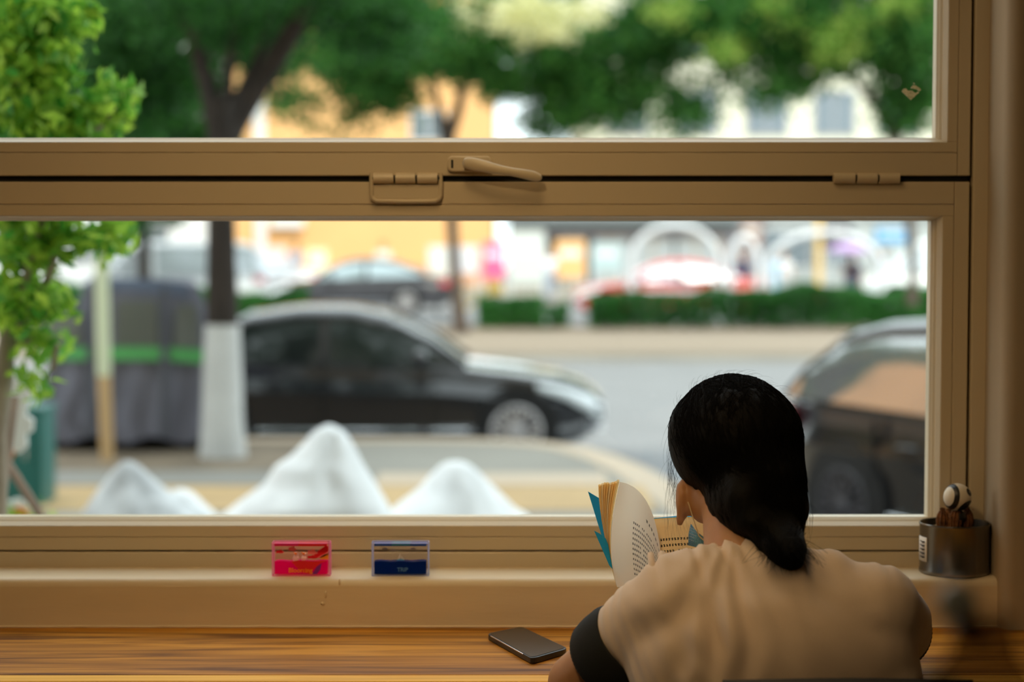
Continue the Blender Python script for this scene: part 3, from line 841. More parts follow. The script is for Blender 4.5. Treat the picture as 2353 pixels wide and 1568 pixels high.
# ------------------------------------------------------------------ reader
per = empty('person', (0.31, 2.52, 0.0), label='seated reader seen from behind, dark tied-back hair, cream shirt with black cuffs', cat='person')
per_o = Vector((0.31, 2.52, 0.0))
def W3(x, y, z): return Vector((x, y, z)) - per_o
skin = mat('warm_skin', (0.50, 0.24, 0.10), 0.5, var=0.1, scale=40)
skin.node_tree.nodes['Principled BSDF'].inputs['Subsurface Weight'].default_value = 0.15
skin.node_tree.nodes['Principled BSDF'].inputs['Subsurface Radius'].default_value = (0.01, 0.004, 0.002)
shirt = mat('cream_cotton', (0.78, 0.61, 0.46), 0.85, var=0.05, scale=900, bump=0.25, bscale=1500, sheen=0.2)
black = mat('black_ribbed_cotton', (0.010, 0.011, 0.010), 0.9, bump=0.3, bscale=800)
hairm = mat('black_hair', (0.0045, 0.004, 0.003), 0.6, spec=0.08, bump=0.6, bscale=160, stretch=(3, 3, 0.35))
SEAT = 0.60
SL, SR = W3(0.200, 2.515, 1.120), W3(0.462, 2.515, 1.118)
EL, ER = W3(0.084, 2.610, 1.002), W3(0.535, 2.735, 1.040)
WL, WR = W3(0.225, 2.84, 1.070), W3(0.42, 2.845, 1.048)
HC = W3(0.300, 2.655, 1.300)                     # head centre
b = MB()
capsule(b, SL, SR, 0.048)
b.ball(W3(0.317, 2.535, 1.02), (0.150, 0.095, 0.17), 24, 16)
b.ball(W3(0.317, 2.525, 0.86), (0.130, 0.090, 0.17), 24, 16)
b.ball(W3(0.317, 2.500, SEAT + 0.11), (0.165, 0.120, 0.12), 24, 16)
capsule(b, W3(0.300, 2.535, 1.14), W3(0.297, 2.62, 1.235), 0.052, 0.046)
b.ball(HC + Vector((0, 0.005, 0.008)), (0.072, 0.088, 0.092), 24, 18)                # skull
b.ball(HC + Vector((-0.006, 0.055, -0.040)), (0.052, 0.048, 0.062), 20, 14)           # face and jaw, tipped to the book
b.ball(P(1622, 1148, 2.66) - per_o, (0.026, 0.040, 0.034), 16, 12)
b.ball(HC + Vector((-0.010, 0.082, -0.082)), (0.020, 0.018, 0.016), 12, 10)          # chin
capsule(b, HC + Vector((-0.008, 0.098, 0.0)), HC + Vector((-0.009, 0.112, -0.030)), 0.007, 0.011)   # nose
capsule(b, HC + Vector((-0.026, 0.097, -0.060)), HC + Vector((0.010, 0.097, -0.060)), 0.0065)       # lips
for s in (-1, 1):
    b.ball(HC + Vector((s * 0.034 - 0.008, 0.080, 0.018)), (0.018, 0.012, 0.007), 10, 8)    # brows
    sh, el, wr = (SL, EL, WL) if s < 0 else (SR, ER, WR)
    capsule(b, sh, el, 0.046, 0.038)
    capsule(b, el, wr, 0.037, 0.024)
    hip = W3(0.317 + s * 0.085, 2.50, SEAT + 0.085); kn = W3(0.317 + s * 0.11, 2.90, SEAT + 0.06); an = W3(0.317 + s * 0.10, 2.74, 0.24)
    capsule(b, hip, kn, 0.080, 0.055); capsule(b, kn, an, 0.052, 0.032)
    capsule(b, an, an + Vector((0, 0.03, -0.04)), 0.033, 0.03)
    capsule(b, an + Vector((0, -0.01, -0.045)), an + Vector((s * 0.01, 0.15, -0.055)), 0.026, 0.022)
    # hand: palm, four fingers and thumb curled round the book edge
    tg = W3(0.262, 2.832, 1.075) if s < 0 else W3(0.385, 2.825, 1.075)
    fd = (tg - wr).normalized()
    side = Vector((1, 0, 0)) if s < 0 else Vector((-1, 0, 0))
    palm = wr + Vector((-side.x * 0.0, -0.004, 0.012))
    pe = palm + Vector((side.x * 0.030, 0.014, 0.016))
    capsule(b, palm, pe, 0.018, 0.022)
    upv = Vector((0, 0.6, 0.6)).normalized()
    for k, L in enumerate((0.040, 0.046, 0.043, 0.034)):
        root = pe + Vector((0, -0.022 + 0.0165 * k, 0.008 + 0.003 * k))
        p1_ = root + side * L * 0.55 + upv * L * 0.55; p2_ = p1_ + side * L * 0.6 + upv * 0.002; p3_ = p2_ + side * L * 0.30 - upv * L * 0.25
        capsule(b, root - side * 0.01, p1_, 0.0088, 0.0080, 10); capsule(b, p1_, p2_, 0.0080, 0.0072, 10); capsule(b, p2_, p3_, 0.0072, 0.0064, 10)
    th0 = palm + Vector((0, -0.018, 0.006)); th1 = th0 + side * 0.02 + Vector((0, -0.018, 0.03)); th2 = th1 + side * 0.024 + Vector((0, 0.002, 0.014))
    capsule(b, th0, th1, 0.011, 0.0098, 10); capsule(b, th1, th2, 0.0096, 0.0080, 10)
# ear (left one shows)
for s in (-1, 1):
    ec = HC + Vector((s * 0.074, 0.000, -0.060))
    b.ball(ec, (0.007, 0.017, 0.028), 12, 10)
    b.ball(ec + Vector((0, 0.003, -0.027)), (0.007, 0.010, 0.011), 10, 8)
remeshed('body', b, skin, per, 0.0055, 3, fac=0.5)
for s in (-1, 1):
    ey = MB().ball(HC + Vector((s * 0.032 - 0.008, 0.088, 0.004)), (0.012, 0.009, 0.007), 12, 8).build('eye', mat('eye_white', (0.75, 0.72, 0.68), 0.2), per, smooth=True)
    MB().ball(HC + Vector((s * 0.032 - 0.008, 0.0965, 0.002)), (0.005, 0.0015, 0.005), 10, 8).build('iris', black, ey)
# shirt: loose body, shoulders and short sleeves
b = MB()
capsule(b, SL + Vector((0.012, 0, -0.004)), SR + Vector((-0.004, 0, -0.006)), 0.064, 0.060)
b.ball(W3(0.335, 2.530, 1.02), (0.170, 0.113, 0.175), 28, 18)
b.ball(W3(0.330, 2.515, 0.85), (0.170, 0.112, 0.20), 28, 18)
b.ball(W3(0.318, 2.505, 0.73), (0.182, 0.132, 0.10), 28, 18)
capsule(b, W3(0.22, 2.530, 1.138), W3(0.40, 2.530, 1.138), 0.056, 0.056)
capsule(b, W3(0.295, 2.545, 1.150), W3(0.31, 2.560, 1.165), 0.060, 0.050)
ML = SL.lerp(EL, 0.32); MR = SR.lerp(ER, 0.62)
capsule(b, SL, ML, 0.061, 0.058); capsule(b, SR, MR, 0.060, 0.060)
for s_ in (0.25, 0.5, 0.75):
    b.ball(W3(0.232, 2.535, 1.11).lerp(W3(0.232, 2.545, 0.93), s_), (0.062, 0.085, 0.09), 18, 12)
    b.ball(W3(0.445, 2.535, 1.11).lerp(W3(0.475, 2.550, 0.93), s_), (0.070, 0.090, 0.09), 18, 12)
b.ball(W3(0.318, 2.505, 1.05), (0.175, 0.098, 0.12), 24, 16)
neckc = W3(0.285, 2.56, 1.215)
def p2(px, py, Y=2.47): q_ = P(px, py, Y); return Vector((q_.x, q_.z))
PLEATS = [(p2(1499, 1262), p2(1518, 1345), 0.0055, 0.0045), (p2(1548, 1262), p2(1556, 1300), 0.0050, 0.0030), (p2(1600, 1258), p2(1622, 1365), 0.0050, 0.0042),
          (p2(1652, 1245), p2(1694, 1325), 0.0050, 0.0040), (p2(1572, 1300), p2(1590, 1500), 0.010, 0.0030), (p2(1700, 1250), p2(1760, 1350), 0.006, 0.0030),
          (p2(1890, 1262), p2(1930, 1330), 0.006, 0.0025), (p2(1960, 1280), p2(1990, 1330), 0.006, 0.0022), (p2(2040, 1300), p2(2060, 1345), 0.006, 0.0022),
          (p2(1600, 1380), p2(1680, 1560), 0.012, 0.0028)]
def folds(co, n):
    w_ = co + per_o
    d = co - neckc
    r = math.sqrt(d.x * d.x + d.z * d.z)
    ang = math.atan2(d.z, d.x)
    k = 0.0
    if n.y < 0.75:
        fade = math.exp(-((r - 0.09) / 0.085) ** 2)
        k += (0.0030 if co.x < -0.02 else 0.0016) * fade * (abs(math.sin(ang * 8.0 + 0.7 * math.sin(r * 40))) ** 2 - 0.45) * (1.2 if co.x < 0.05 else 0.7)
        # long soft folds down the left side of the back
        k += 0.0035 * math.exp(-((w_.z - 1.10) / 0.10) ** 2) * math.exp(-((w_.x - 0.245) / 0.06) ** 2) * math.sin((w_.x - 0.01 * math.sin(w_.z * 30)) * 150)
        k += 0.0030 * noise.noise(Vector((w_.x * 9, w_.y * 9, w_.z * 4)))
        k += 0.0022 * noise.noise(Vector((w_.x * 40 + w_.z * 25, w_.y * 30, w_.z * 18)))
    if n.y < 0.3:
        for (A_, B_, wd, dp) in PLEATS:
            ax2 = B_ - A_; q2 = Vector((w_.x, w_.z)) - A_; t2 = q2.dot(ax2) / ax2.length_squared
            if -0.25 < t2 < 1.15:
                sd = (q2.x * ax2.y - q2.y * ax2.x) / ax2.length
                tp = max(0.0, min(1.0, (t2 + 0.25) * 3)) * max(0.0, min(1.0, (1.15 - t2) * 1.1))
                k += dp * tp * (-math.exp(-(sd / wd) ** 2) + 0.8 * math.exp(-((sd + 1.7 * wd) / wd) ** 2) + 0.5 * math.exp(-((sd - 1.8 * wd) / wd) ** 2))
    # wrinkles across the sleeves
    for A, B in ((SL, ML), (SR, MR)):
        ax = (B - A); t = (co - A).dot(ax) / ax.length_squared
        if 0.35 < t < 1.4: k += 0.0008 * math.sin(t * 22 + co.z * 60)
    return co + n * k
remeshed('shirt', b, shirt, per, 0.0042, 45, folds, fac=0.55)
# gathered little pleats standing up at the shoulder near the collar
pl = MB()
for (px, py, r_, dx) in ((1496, 1262, 0.006, 0.0), (1522, 1262, 0.008, 0.004), (1556, 1266, 0.0055, 0.003), (1612, 1252, 0.008, 0.004), (1640, 1246, 0.009, 0.008)):
    a = P(px, py + 16, 2.532) - per_o; r_ *= 0.75
    pl.tube([a + Vector((dx, 0.03, -0.004)), a + Vector((0, 0.005, 0.0005)), a + Vector((dx * 0.4, -0.018, -0.012)), a + Vector((dx * 1.4, -0.032, -0.045)), a + Vector((dx * 2, -0.036, -0.075))], [r_ * 0.5, r_, r_ * 0.95, r_ * 0.7, r_ * 0.2], 12)
pl.build('shoulder_pleats', shirt, per, smooth=True)
col_ = MB()
rows = []
for j, (rr, dz) in enumerate(((0.058, -0.012), (0.0565, 0.0), (0.055, 0.008), (0.0525, 0.0085), (0.052, 0.0))):
    rows.append([W3(0.298, 2.572, 1.178) + Vector((rr * 1.05 * math.cos(a), rr * math.sin(a), dz + 0.020 * math.sin(a) * -1 * 0.6)) for a in [2 * PI * k / 40 for k in range(40)]])
col_.grid(rows, True).build('collar', shirt, per, smooth=True)
# black ribbed cuffs
for A, B, nm in ((SL, EL, 0), (SR, ER, 1)):
    ax = (B - A).normalized(); L = (B - A).length; c = A + ax * L * (0.62 if nm == 0 else 0.80)
    c = c + Vector((0, 0, -0.002))
    rows = []
    u = ax.orthogonal().normalized(); v = ax.cross(u)
    for (t, r_) in ((-0.040, 0.046), (-0.040, 0.0555), (-0.028, 0.0590), (-0.005, 0.0590), (0.012, 0.0565), (0.019, 0.0525), (0.021, 0.048), (0.008, 0.042)):
        rows.append([c + ax * t + (u * math.cos(a) + v * math.sin(a)) * (r_ * (1.0 if nm == 0 else 0.90) + 0.0003 * math.cos(a * 60)) for a in [2 * PI * k / 120 for k in range(120)]])
    MB().grid(rows, True).build('cuff', black, per, smooth=True)
# trousers and shoes
b = MB()
b.ball(W3(0.317, 2.500, SEAT + 0.105), (0.178, 0.132, 0.115), 24, 16)
for s in (-1, 1):
    hip = W3(0.317 + s * 0.085, 2.50, SEAT + 0.09); kn = W3(0.317 + s * 0.11, 2.90, SEAT + 0.06); an = W3(0.317 + s * 0.10, 2.74, 0.26)
    capsule(b, hip, kn, 0.090, 0.066); capsule(b, kn, an, 0.064, 0.046)
remeshed('trousers', b, mat('dark_trousers', (0.03, 0.03, 0.04), 0.9), per, 0.01, 4)
for s in (-1, 1):
    an = W3(0.317 + s * 0.10, 2.74, 0.24)
    b = MB(); capsule(b, an + Vector((0, -0.02, -0.045)), an + Vector((s * 0.01, 0.16, -0.055)), 0.038, 0.034); capsule(b, an + Vector((0, 0, -0.01)), an + Vector((0, 0, -0.04)), 0.040, 0.042)
    remeshed('shoe', b, mat('dark_shoe', (0.02, 0.02, 0.02), 0.6), per, 0.008, 4)

# hair: cap, gathered nape and low tail, then strands
hp = [  # (px, py, Y, rx_px, rz_px, ry_m)
    (1692, 1016, 2.665, 157, 150, 0.100), (1685, 975, 2.675, 132, 116, 0.095), (1722, 1070, 2.650, 130, 110, 0.095),
    (1640, 1000, 2.670, 108, 112, 0.085), (1752, 1000, 2.665, 92, 100, 0.085),
    (1758, 1110, 2.620, 98, 105, 0.075), (1775, 1165, 2.590, 88, 75, 0.060),
    (1728, 1150, 2.625, 92, 66, 0.065), (1696, 1140, 2.600, 78, 84, 0.085), (1726, 1188, 2.575, 76, 54, 0.072), (1778, 1215, 2.560, 70, 62, 0.045), (1790, 1258, 2.530, 62, 45, 0.035)]
b = MB()
for (px, py, Y, rx, rz, ry) in hp:
    b.ball(P(px, py, Y) - per_o, (rx * Y / F, ry, rz * Y / F), 24, 16)
tail = [(1765, 1160, 2.585, 66), (1778, 1210, 2.555, 62), (1792, 1245, 2.525, 60), (1812, 1272, 2.490, 48), (1830, 1290, 2.465, 28)]
b.tube([P(x, y, Y) - per_o for x, y, Y, r in tail], [r * Y / F for x, y, Y, r in tail], 18)
def hdisp(co, n):
    a = math.atan2(co.x - HC.x, co.z - HC.z)
    return co + n * (0.0013 * noise.noise(Vector((co.x * 60, co.y * 60, co.z * 14))) + 0.0008 * noise.noise(Vector((co.x * 170, co.y * 170, co.z * 25))))
hair = remeshed('hair', b, hairm, per, 0.0045, 34, hdisp)
# strands combed over the cap to the tail
cu = bpy.data.curves.new('hair_strands', 'CURVE'); cu.dimensions = '3D'; cu.bevel_depth = 0.00045; cu.bevel_resolution = 0
def strand(pts, r=1.0):
    sp_ = cu.splines.new('POLY'); sp_.points.add(len(pts) - 1)
    for i, p in enumerate(pts):
        sp_.points[i].co = (*p, 1); sp_.points[i].radius = r * (1 - 0.75 * i / (len(pts) - 1))
dg = bpy.context.evaluated_depsgraph_get()
from mathutils.bvhtree import BVHTree
hb = BVHTree.FromPolygons([v.co.copy() for v in hair.data.vertices], [tuple(p.vertices) for p in hair.data.polygons])
def snap(p, lift):
    q, n, i, d = hb.find_nearest(p)
    return q + n * lift
crown = P(1660, 880, 2.68) - per_o
taile = P(1795, 1215, 2.55) - per_o
for k in range(900):
    a = random.uniform(-PI, PI)
    side = Vector((math.sin(a), -abs(math.cos(a)) * random.uniform(0.2, 1), 0.25))
    lift = random.uniform(0.0, 0.0016)
    st_ = crown + Vector((random.uniform(-0.05, 0.06), random.uniform(-0.05, 0.06), random.uniform(-0.01, 0.02)))
    mid = HC + side * 0.12 + Vector((0, 0, random.uniform(-0.02, 0.03)))
    end = taile + Vector((random.uniform(-0.05, 0.03), random.uniform(-0.02, 0.01), random.uniform(-0.015, 0.04)))
    pts = [snap(bez(st_, mid, end, t / 11), lift) for t in range(12)]
    strand(pts, random.uniform(0.5, 1.3))
# tail tip brush
for k in range(420):
    s0 = P(random.gauss(1790, 24), random.uniform(1205, 1262), random.uniform(2.50, 2.56)) - per_o
    e0 = P(random.gauss(1812, 34), random.gauss(1292, 12), random.uniform(2.440, 2.475)) - per_o
    m0 = s0.lerp(e0, 0.5) + Vector((random.gauss(0, 0.004), -0.014, 0.006))
    strand([bez(s0, m0, e0, t / 7) for t in range(8)], random.uniform(0.5, 1.3))
# wisps along the left temple and crown
for k in range(70):
    py = random.uniform(905, 1120)
    xe = {0: 1555, 1: 1532, 2: 1528, 3: 1545}[min(3, int((py - 905) / 60))]
    s0 = P(xe + random.uniform(6, 22), py, 2.67) - per_o
    e0 = P(1545 + random.gauss(8, 14), py + random.uniform(60, 120), 2.665 + random.uniform(-0.02, 0.02)) - per_o
    m0 = s0.lerp(e0, 0.5) + Vector((-random.uniform(0.003, 0.013), 0, 0))
    strand([bez(s0, m0, e0, t / 8) for t in range(9)], random.uniform(0.2, 0.45))
for k in range(34):
    s0 = P(random.uniform(1535, 1560), random.uniform(1060, 1120), 2.66) - per_o
    e0 = P(random.uniform(1525, 1600), random.uniform(1180, 1275), 2.66) - per_o
    m0 = s0.lerp(e0, 0.5) + Vector((random.uniform(-0.014, 0.008), 0, 0.006))
    strand([bez(s0, m0, e0, t / 8) for t in range(9)], random.uniform(0.16, 0.34))
for k in range(60):
    a = math.radians(random.uniform(20, 170))
    s0 = P(1690 + 140 * math.cos(a), 1010 - 140 * math.sin(a), 2.67) - per_o
    e0 = P(1690 + 162 * math.cos(a - random.uniform(0.1, 0.35)), 1012 - 160 * math.sin(a - random.uniform(0.1, 0.35)), 2.66) - per_o
    m0 = s0.lerp(e0, 0.5) + (s0 - HC).normalized() * 0.011
    strand([bez(s0, m0, e0, t / 6) for t in range(7)], random.uniform(0.15, 0.35))
for k in range(30):
    s0 = P(random.uniform(1835, 1850), random.uniform(1060, 1180), 2.62) - per_o
    e0 = P(random.uniform(1840, 1872), random.uniform(1170, 1260), 2.60) - per_o
    m0 = s0.lerp(e0, 0.5) + Vector((random.uniform(0.004, 0.016), 0, 0))
    strand([bez(s0, m0, e0, t / 8) for t in range(9)], random.uniform(0.2, 0.5))
cu.materials.append(mat('fine_black_hair', (0.003, 0.0026, 0.002), 0.7, spec=0.04))
so = bpy.data.objects.new('hair_strands', cu); COL.objects.link(so); so.parent = hair; so['kind'] = 'stuff'
# hair tie
# face mask pulled down under the chin, with its ear loop
mk = MB()
q = lambda x, y, Y: P(x, y, Y) - per_o
mk.grid([[q(1588, 1205, 2.68), q(1600, 1222, 2.66), q(1622, 1238, 2.64)],
         [q(1583, 1228, 2.675), q(1598, 1236, 2.655), q(1626, 1248, 2.635)],
         [q(1582, 1254, 2.66), q(1600, 1258, 2.645), q(1630, 1262, 2.63)]])
mask = mk.build('face_mask', mat('pale_blue_mask_fabric', (0.13, 0.30, 0.36), 0.9, var=0.4, scale=500), per, smooth=True, solid=0.0012)
dots = MB()
for i in range(9):
    for j in range(5):
        a = q(1584 + i * 3.0 + (j % 2), 1212 + j * 7 + i * 1.2, 2.655)
        dots.ball(a, 0.0005, 6, 4)
o = dots.build('dot_print', mat('white_dots', (0.6, 0.6, 0.6), 0.8), mask); o['kind'] = 'stuff'
MB().tube([q(1572, 1125, 2.655), q(1583, 1160, 2.640), q(1594, 1195, 2.630), q(1606, 1232, 2.625), q(1628, 1252, 2.615)], 0.0008, 6).build('ear_loop', mat('cream_elastic', (0.6, 0.45, 0.25), 0.8), mask, smooth=True)

# ------------------------------------------------------------------ bar stool under the reader
stl = empty('bar_stool', (0.317, 2.47, 0.0), label='black bar stool with a low curved backrest under the reader', cat='stool')
bmt = mat('black_stool_metal', (0.015, 0.015, 0.015), 0.4, 0.4); bse = mat('black_stool_seat', (0.02, 0.018, 0.016), 0.6)
MB().lathe([(0.0001, SEAT - 0.05), (0.16, SEAT - 0.05), (0.185, SEAT - 0.03), (0.185, SEAT - 0.012), (0.16, SEAT - 0.002), (0.0001, SEAT - 0.006)], 36, (0, 0.03, 0)).build('seat', bse, stl, smooth=True)
for a in (45, 135, 225, 315):
    c, s = math.cos(math.radians(a)), math.sin(math.radians(a))
    MB().tube([(0.12 * c, 0.03 + 0.12 * s, SEAT - 0.05), (0.22 * c, 0.03 + 0.22 * s, 0.002)], 0.012, 10).build('leg', bmt, stl, smooth=True)
MB().tube([(0.178 * math.cos(a), 0.03 + 0.178 * math.sin(a), 0.20) for a in [2 * PI * k / 32 for k in range(33)]], 0.009, 8).build('foot_ring', bmt, stl, smooth=True)
rows = []
zb = P(2050, 1559, 2.36).z
for (dz, dy) in ((-0.10, 0.0), (-0.005, 0.0), (0.0, 0.006), (-0.005, 0.012), (-0.10, 0.012)):
    rows.append([(0.185 * 1.0 * math.sin(a) + 0.09, -0.115 + 0.06 * (1 - math.cos(a)) + dy, zb + dz - 0.012 * (math.sin(a)) ** 2) for a in [math.radians(-55 + 110 * k / 20) for k in range(21)]])
MB().grid(rows, True).build('backrest', bse, stl, smooth=True)
for x in (-0.02, 0.17):
    MB().tube([(x * 0.6, -0.09, SEAT - 0.04), (x + 0.02, -0.122, SEAT + 0.05), (x + 0.02, -0.108, zb - 0.03)], 0.008, 8).build('back_post', bmt, stl, smooth=True)

# ------------------------------------------------------------------ blurred jar close to the camera, bottom right
jx = P(2262, 1500, 1.08)
jr = 0.034
jt = P(2200, 1425, 1.08).z
std = empty('display_stand', (jx.x, 1.08, 0), label='dark slim pedestal stand at the lower right, close to the camera', cat='stand')
js = jt - 0.16
dk = mat('dark_brown_stand', (0.05, 0.035, 0.025), 0.5)
MB().lathe([(0.0001, 0), (0.15, 0), (0.15, 0.015), (0.02, 0.03), (0.015, js - 0.03), (0.02, js - 0.015), (0.07, js - 0.01), (0.07, js), (0.0001, js)], 32).build('column', dk, std, smooth=True)
jar = empty('glass_jar', (jx.x, 1.08, js + 0.0005), label='out-of-focus brown glass jar with pale round stopper, lower right corner', cat='jar')
MB().lathe([(0.0001, 0), (jr, 0), (jr * 1.05, 0.01), (jr * 1.05, 0.10), (jr * 0.9, 0.125), (jr * 0.55, 0.14), (jr * 0.45, 0.155), (jr * 0.5, 0.162)], 32).build('vessel', clear_mat('brown_jar_glass', (0.72, 0.66, 0.58), 0.55, 0.35, 0.35, (0.06, 0.045, 0.03)), jar, smooth=True)
so_ = P(2192, 1388, 1.08)
MB().ball((so_.x - jx.x + 0.002, 0, so_.z - js), 0.0115, 20, 14).build('highlight', mat('painted_pale_highlight', (0.62, 0.66, 0.62), 0.3), jar, smooth=True)  # pale ball stands in for a blurred highlight on the glass
MB().tube([(so_.x - jx.x + 0.002, 0, so_.z - js - 0.01), (0, 0, 0.15)], 0.006, 10).build('stem', dk, jar, smooth=True)

# ================================================================== OUTSIDE
ZW = -0.246      # pavement
ZR = -0.60       # carriageway
def ground(name, poly, z0, z1, m, parent=None, **k):
    o = MB().prism([(x, y, z0) for x, y in poly], (0, 0, z1 - z0)).build(name, m, parent, **k)
    if not parent: o['kind'] = 'structure'
    return o
ground('road', [(-60, 3.3), (60, 3.3), (60, 120), (-60, 120)], ZR - 0.3, ZR, M['asphalt'])
kc = [(-40, 17.6), (-0.9, 17.6), (-0.4, 17.56), (-0.05, 17.45), (0.3, 17.25), (0.604, 16.9), (0.85, 16.2), (1.05, 15.3), (1.157, 14.56), (1.3, 13.4), (1.4, 12), (1.45, 10), (1.45, 3.32), (-40, 3.32)]
pv = ground('pavement', kc, ZR, ZW, M['pave'])
# kerb stones along the edge
kp = [Vector((x, y, ZW + 0.006)) for x, y in kc[:12]]
rows = []
for i, p in enumerate(kp):
    t = (kp[min(i + 1, len(kp) - 1)] - kp[max(0, i - 1)]).normalized(); nrm = Vector((t.y, -t.x, 0))
    rows.append([p + nrm * 0.30 - Vector((0, 0, 0.05)), p + nrm * 0.30, p - nrm * 0.01, p - nrm * 0.01 - Vector((0, 0, 0.25))])
MB().grid(rows).build('kerb_strip', M['kerb'], pv, smooth=False, solid=0.004)
for (nm, ya, yb_, xa, xb, m_) in (('tactile_band', 13.0, 14.25, -20, 0.95, 'pavetan'), ('grey_band', 14.30, 15.15, -20, -1.1, 'pavegrey'), ('soil_bed', 15.2, 17.2, -20, -1.7, 'dirt'), ('grey_band', 12.55, 12.95, -20, 1.0, 'pavegrey'), ('ochre_band', 14.3, 15.0, -1.0, 0.7, 'kerb'), ('tactile_band', 11.4, 12.5, -20, 1.0, 'pavetan')):
    ground(nm, [(xa, ya), (xb, ya), (xb, yb_), (xa, yb_)], ZW - 0.02, ZW + 0.012, M[m_], pv)
md_ = ground('median', [(-60, 33.7), (60, 33.7), (60, 43.5), (-60, 43.5)], ZR, ZR + 0.12, M['farpave'])
ground('median_kerb', [(-60, 33.5), (60, 33.5), (60, 33.9), (-60, 33.9)], ZR, ZR + 0.13, M['pave'], md_)
ground('median_band', [(-60, 36.4), (60, 36.4), (60, 38.6), (-60, 38.6)], ZR, ZR + 0.126, mat('pale_median_band', (0.38, 0.32, 0.25), 0.85), md_)
ground('far_pavement', [(-60, 62), (60, 62), (60, 75), (-60, 75)], ZR, ZR + 0.15, M['pave'])

# ---------------------------------------------------- street trees
leafdark = leaf_mat('dark_green_leaf', (0.010, 0.060, 0.012), (0.05, 0.20, 0.03), 0.45)
leafmid = leaf_mat('mid_green_leaf', (0.012, 0.10, 0.022), (0.10, 0.29, 0.045), 0.5)
leaflit = leaf_mat('painted_sunlit_leaf', (0.10, 0.28, 0.03), (0.38, 0.48, 0.10), 0.5)  # lighter leaf copy, sunlit patches painted into the colour
blossom = leaf_mat('pale_cream_blossom', (0.72, 0.70, 0.34), (0.85, 0.86, 0.58), 0.5)

def limb(mb, pts, rs, n=12): mb.tube(pts, rs, n)
def blob_px(px, py, Y, rx, rz, ry, k):
    c = P(px, py, Y); return (c.x, c.y, c.z, rx * Y / F, ry, rz * Y / F, k)
# tree with the lime-washed trunk
YA = 16.1
ta = empty('street_tree', (P(512, 1052, YA).x, YA, ZW), label='dark street tree with lime-washed white trunk between tricycle and parked sedan', cat='tree')
oA = Vector(ta.location)
def A(px, py, Y=YA): return P(px, py, Y) - oA
zt = [(512, 1060, 56), (512, 1040, 54), (511, 960, 48), (511, 860, 45), (511, 800, 42), (511, 746, 40)]
MB().tube([A(x, y) for x, y, r in zt], [r * YA / F for x, y, r in zt], 20).build('lime_washed_trunk', M['lime'], ta, smooth=True)
mb = MB()
limb(mb, [A(511, 748), A(509, 600), A(508, 480), A(507, 330), A(505, 230)], [38 * YA / F, 34 * YA / F, 32 * YA / F, 33 * YA / F, 24 * YA / F], 16)
mb.build('trunk', M['bark'], ta, smooth=True)
for pts, rs in (([(515, 330), (560, 250), (610, 170), (655, 100), (700, 20), (740, -80)], [30, 29, 27, 25, 22, 17]),
                ([(500, 300), (478, 200), (450, 110), (420, 30), (380, -70)], [26, 22, 18, 13, 9]),
                ([(515, 290), (525, 180), (535, 80), (545, -60)], [20, 13, 11, 8]),
                ([(520, 270), (565, 190), (600, 110), (620, 40)], [15, 12, 9, 6])):
    MB().tube([A(x, y, YA + 0.3 * math.sin(i)) for i, (x, y) in enumerate(pts)], [r * YA / F for r in rs], 12).build('branch', M['bark'], ta, smooth=True)
bl = [blob_px(420, 10, 16.5, 190, 110, 1.6, 70), blob_px(330, 120, 17.3, 110, 70, 1.0, 26), blob_px(620, -20, 16.3, 190, 80, 1.5, 50), blob_px(390, 190, 17.6, 90, 40, .8, 14),
      blob_px(780, -40, 16.5, 170, 80, 1.5, 50), blob_px(870, 50, 17.5, 130, 80, 1.0, 40), blob_px(560, 60, 17.5, 120, 60, .8, 26), blob_px(620, 170, 17.5, 40, 60, .5, 5), blob_px(330, 260, 17.5, 100, 60, .7, 22), blob_px(250, 180, 17.5, 90, 90, .7, 24), blob_px(420, -230, 16.9, 500, 120, 1.5, 40), blob_px(250, 30, 17.0, 90, 90, 0.8, 24)]
pos = clumps(bl, 46, 0.13) - np.array(oA)
leaves_mesh('foliage', pos, 0.085, leafdark, 0.5, parent=ta)

def far_tree(label, trunk, branches, blobs, Y, base, per=50, spread=0.23, size=0.17, lm=leafmid, bl2=None, lm2=None, col=M['bark'], grp=None, r0=1.0):
    t = empty('street_tree', base, label=label, cat='tree')
    o = Vector(base)
    MB().tube([P(x, y, Y) - o for x, y, r in trunk], [r * Y / F for x, y, r in trunk], 12).build('trunk', col, t, smooth=True)
    for br in branches:
        MB().tube([P(x, y, Y) - o for x, y, r in br], [r * Y / F for x, y, r in br], 8).build('branch', col, t, smooth=True)
    pos = clumps([blob_px(*q) for q in blobs], per, spread) - np.array(o)
    leaves_mesh('foliage', pos, size, lm, 0.5, parent=t)
    if bl2:
        pos = clumps([blob_px(*q) for q in bl2], per, spread * 0.8) - np.array(o)
        leaves_mesh('blossoms_and_lit_leaves', pos, size * 0.8, lm2, 0.7, parent=t)  # cream blossoms on one tree, leaf clumps coloured as sunlit on the other
    return t
YB = 40.0
bz_ = ZR + 0.12
trunkcol = mat('grey_brown_bark', (0.10, 0.075, 0.06), 0.9, var=0.3, scale=4)
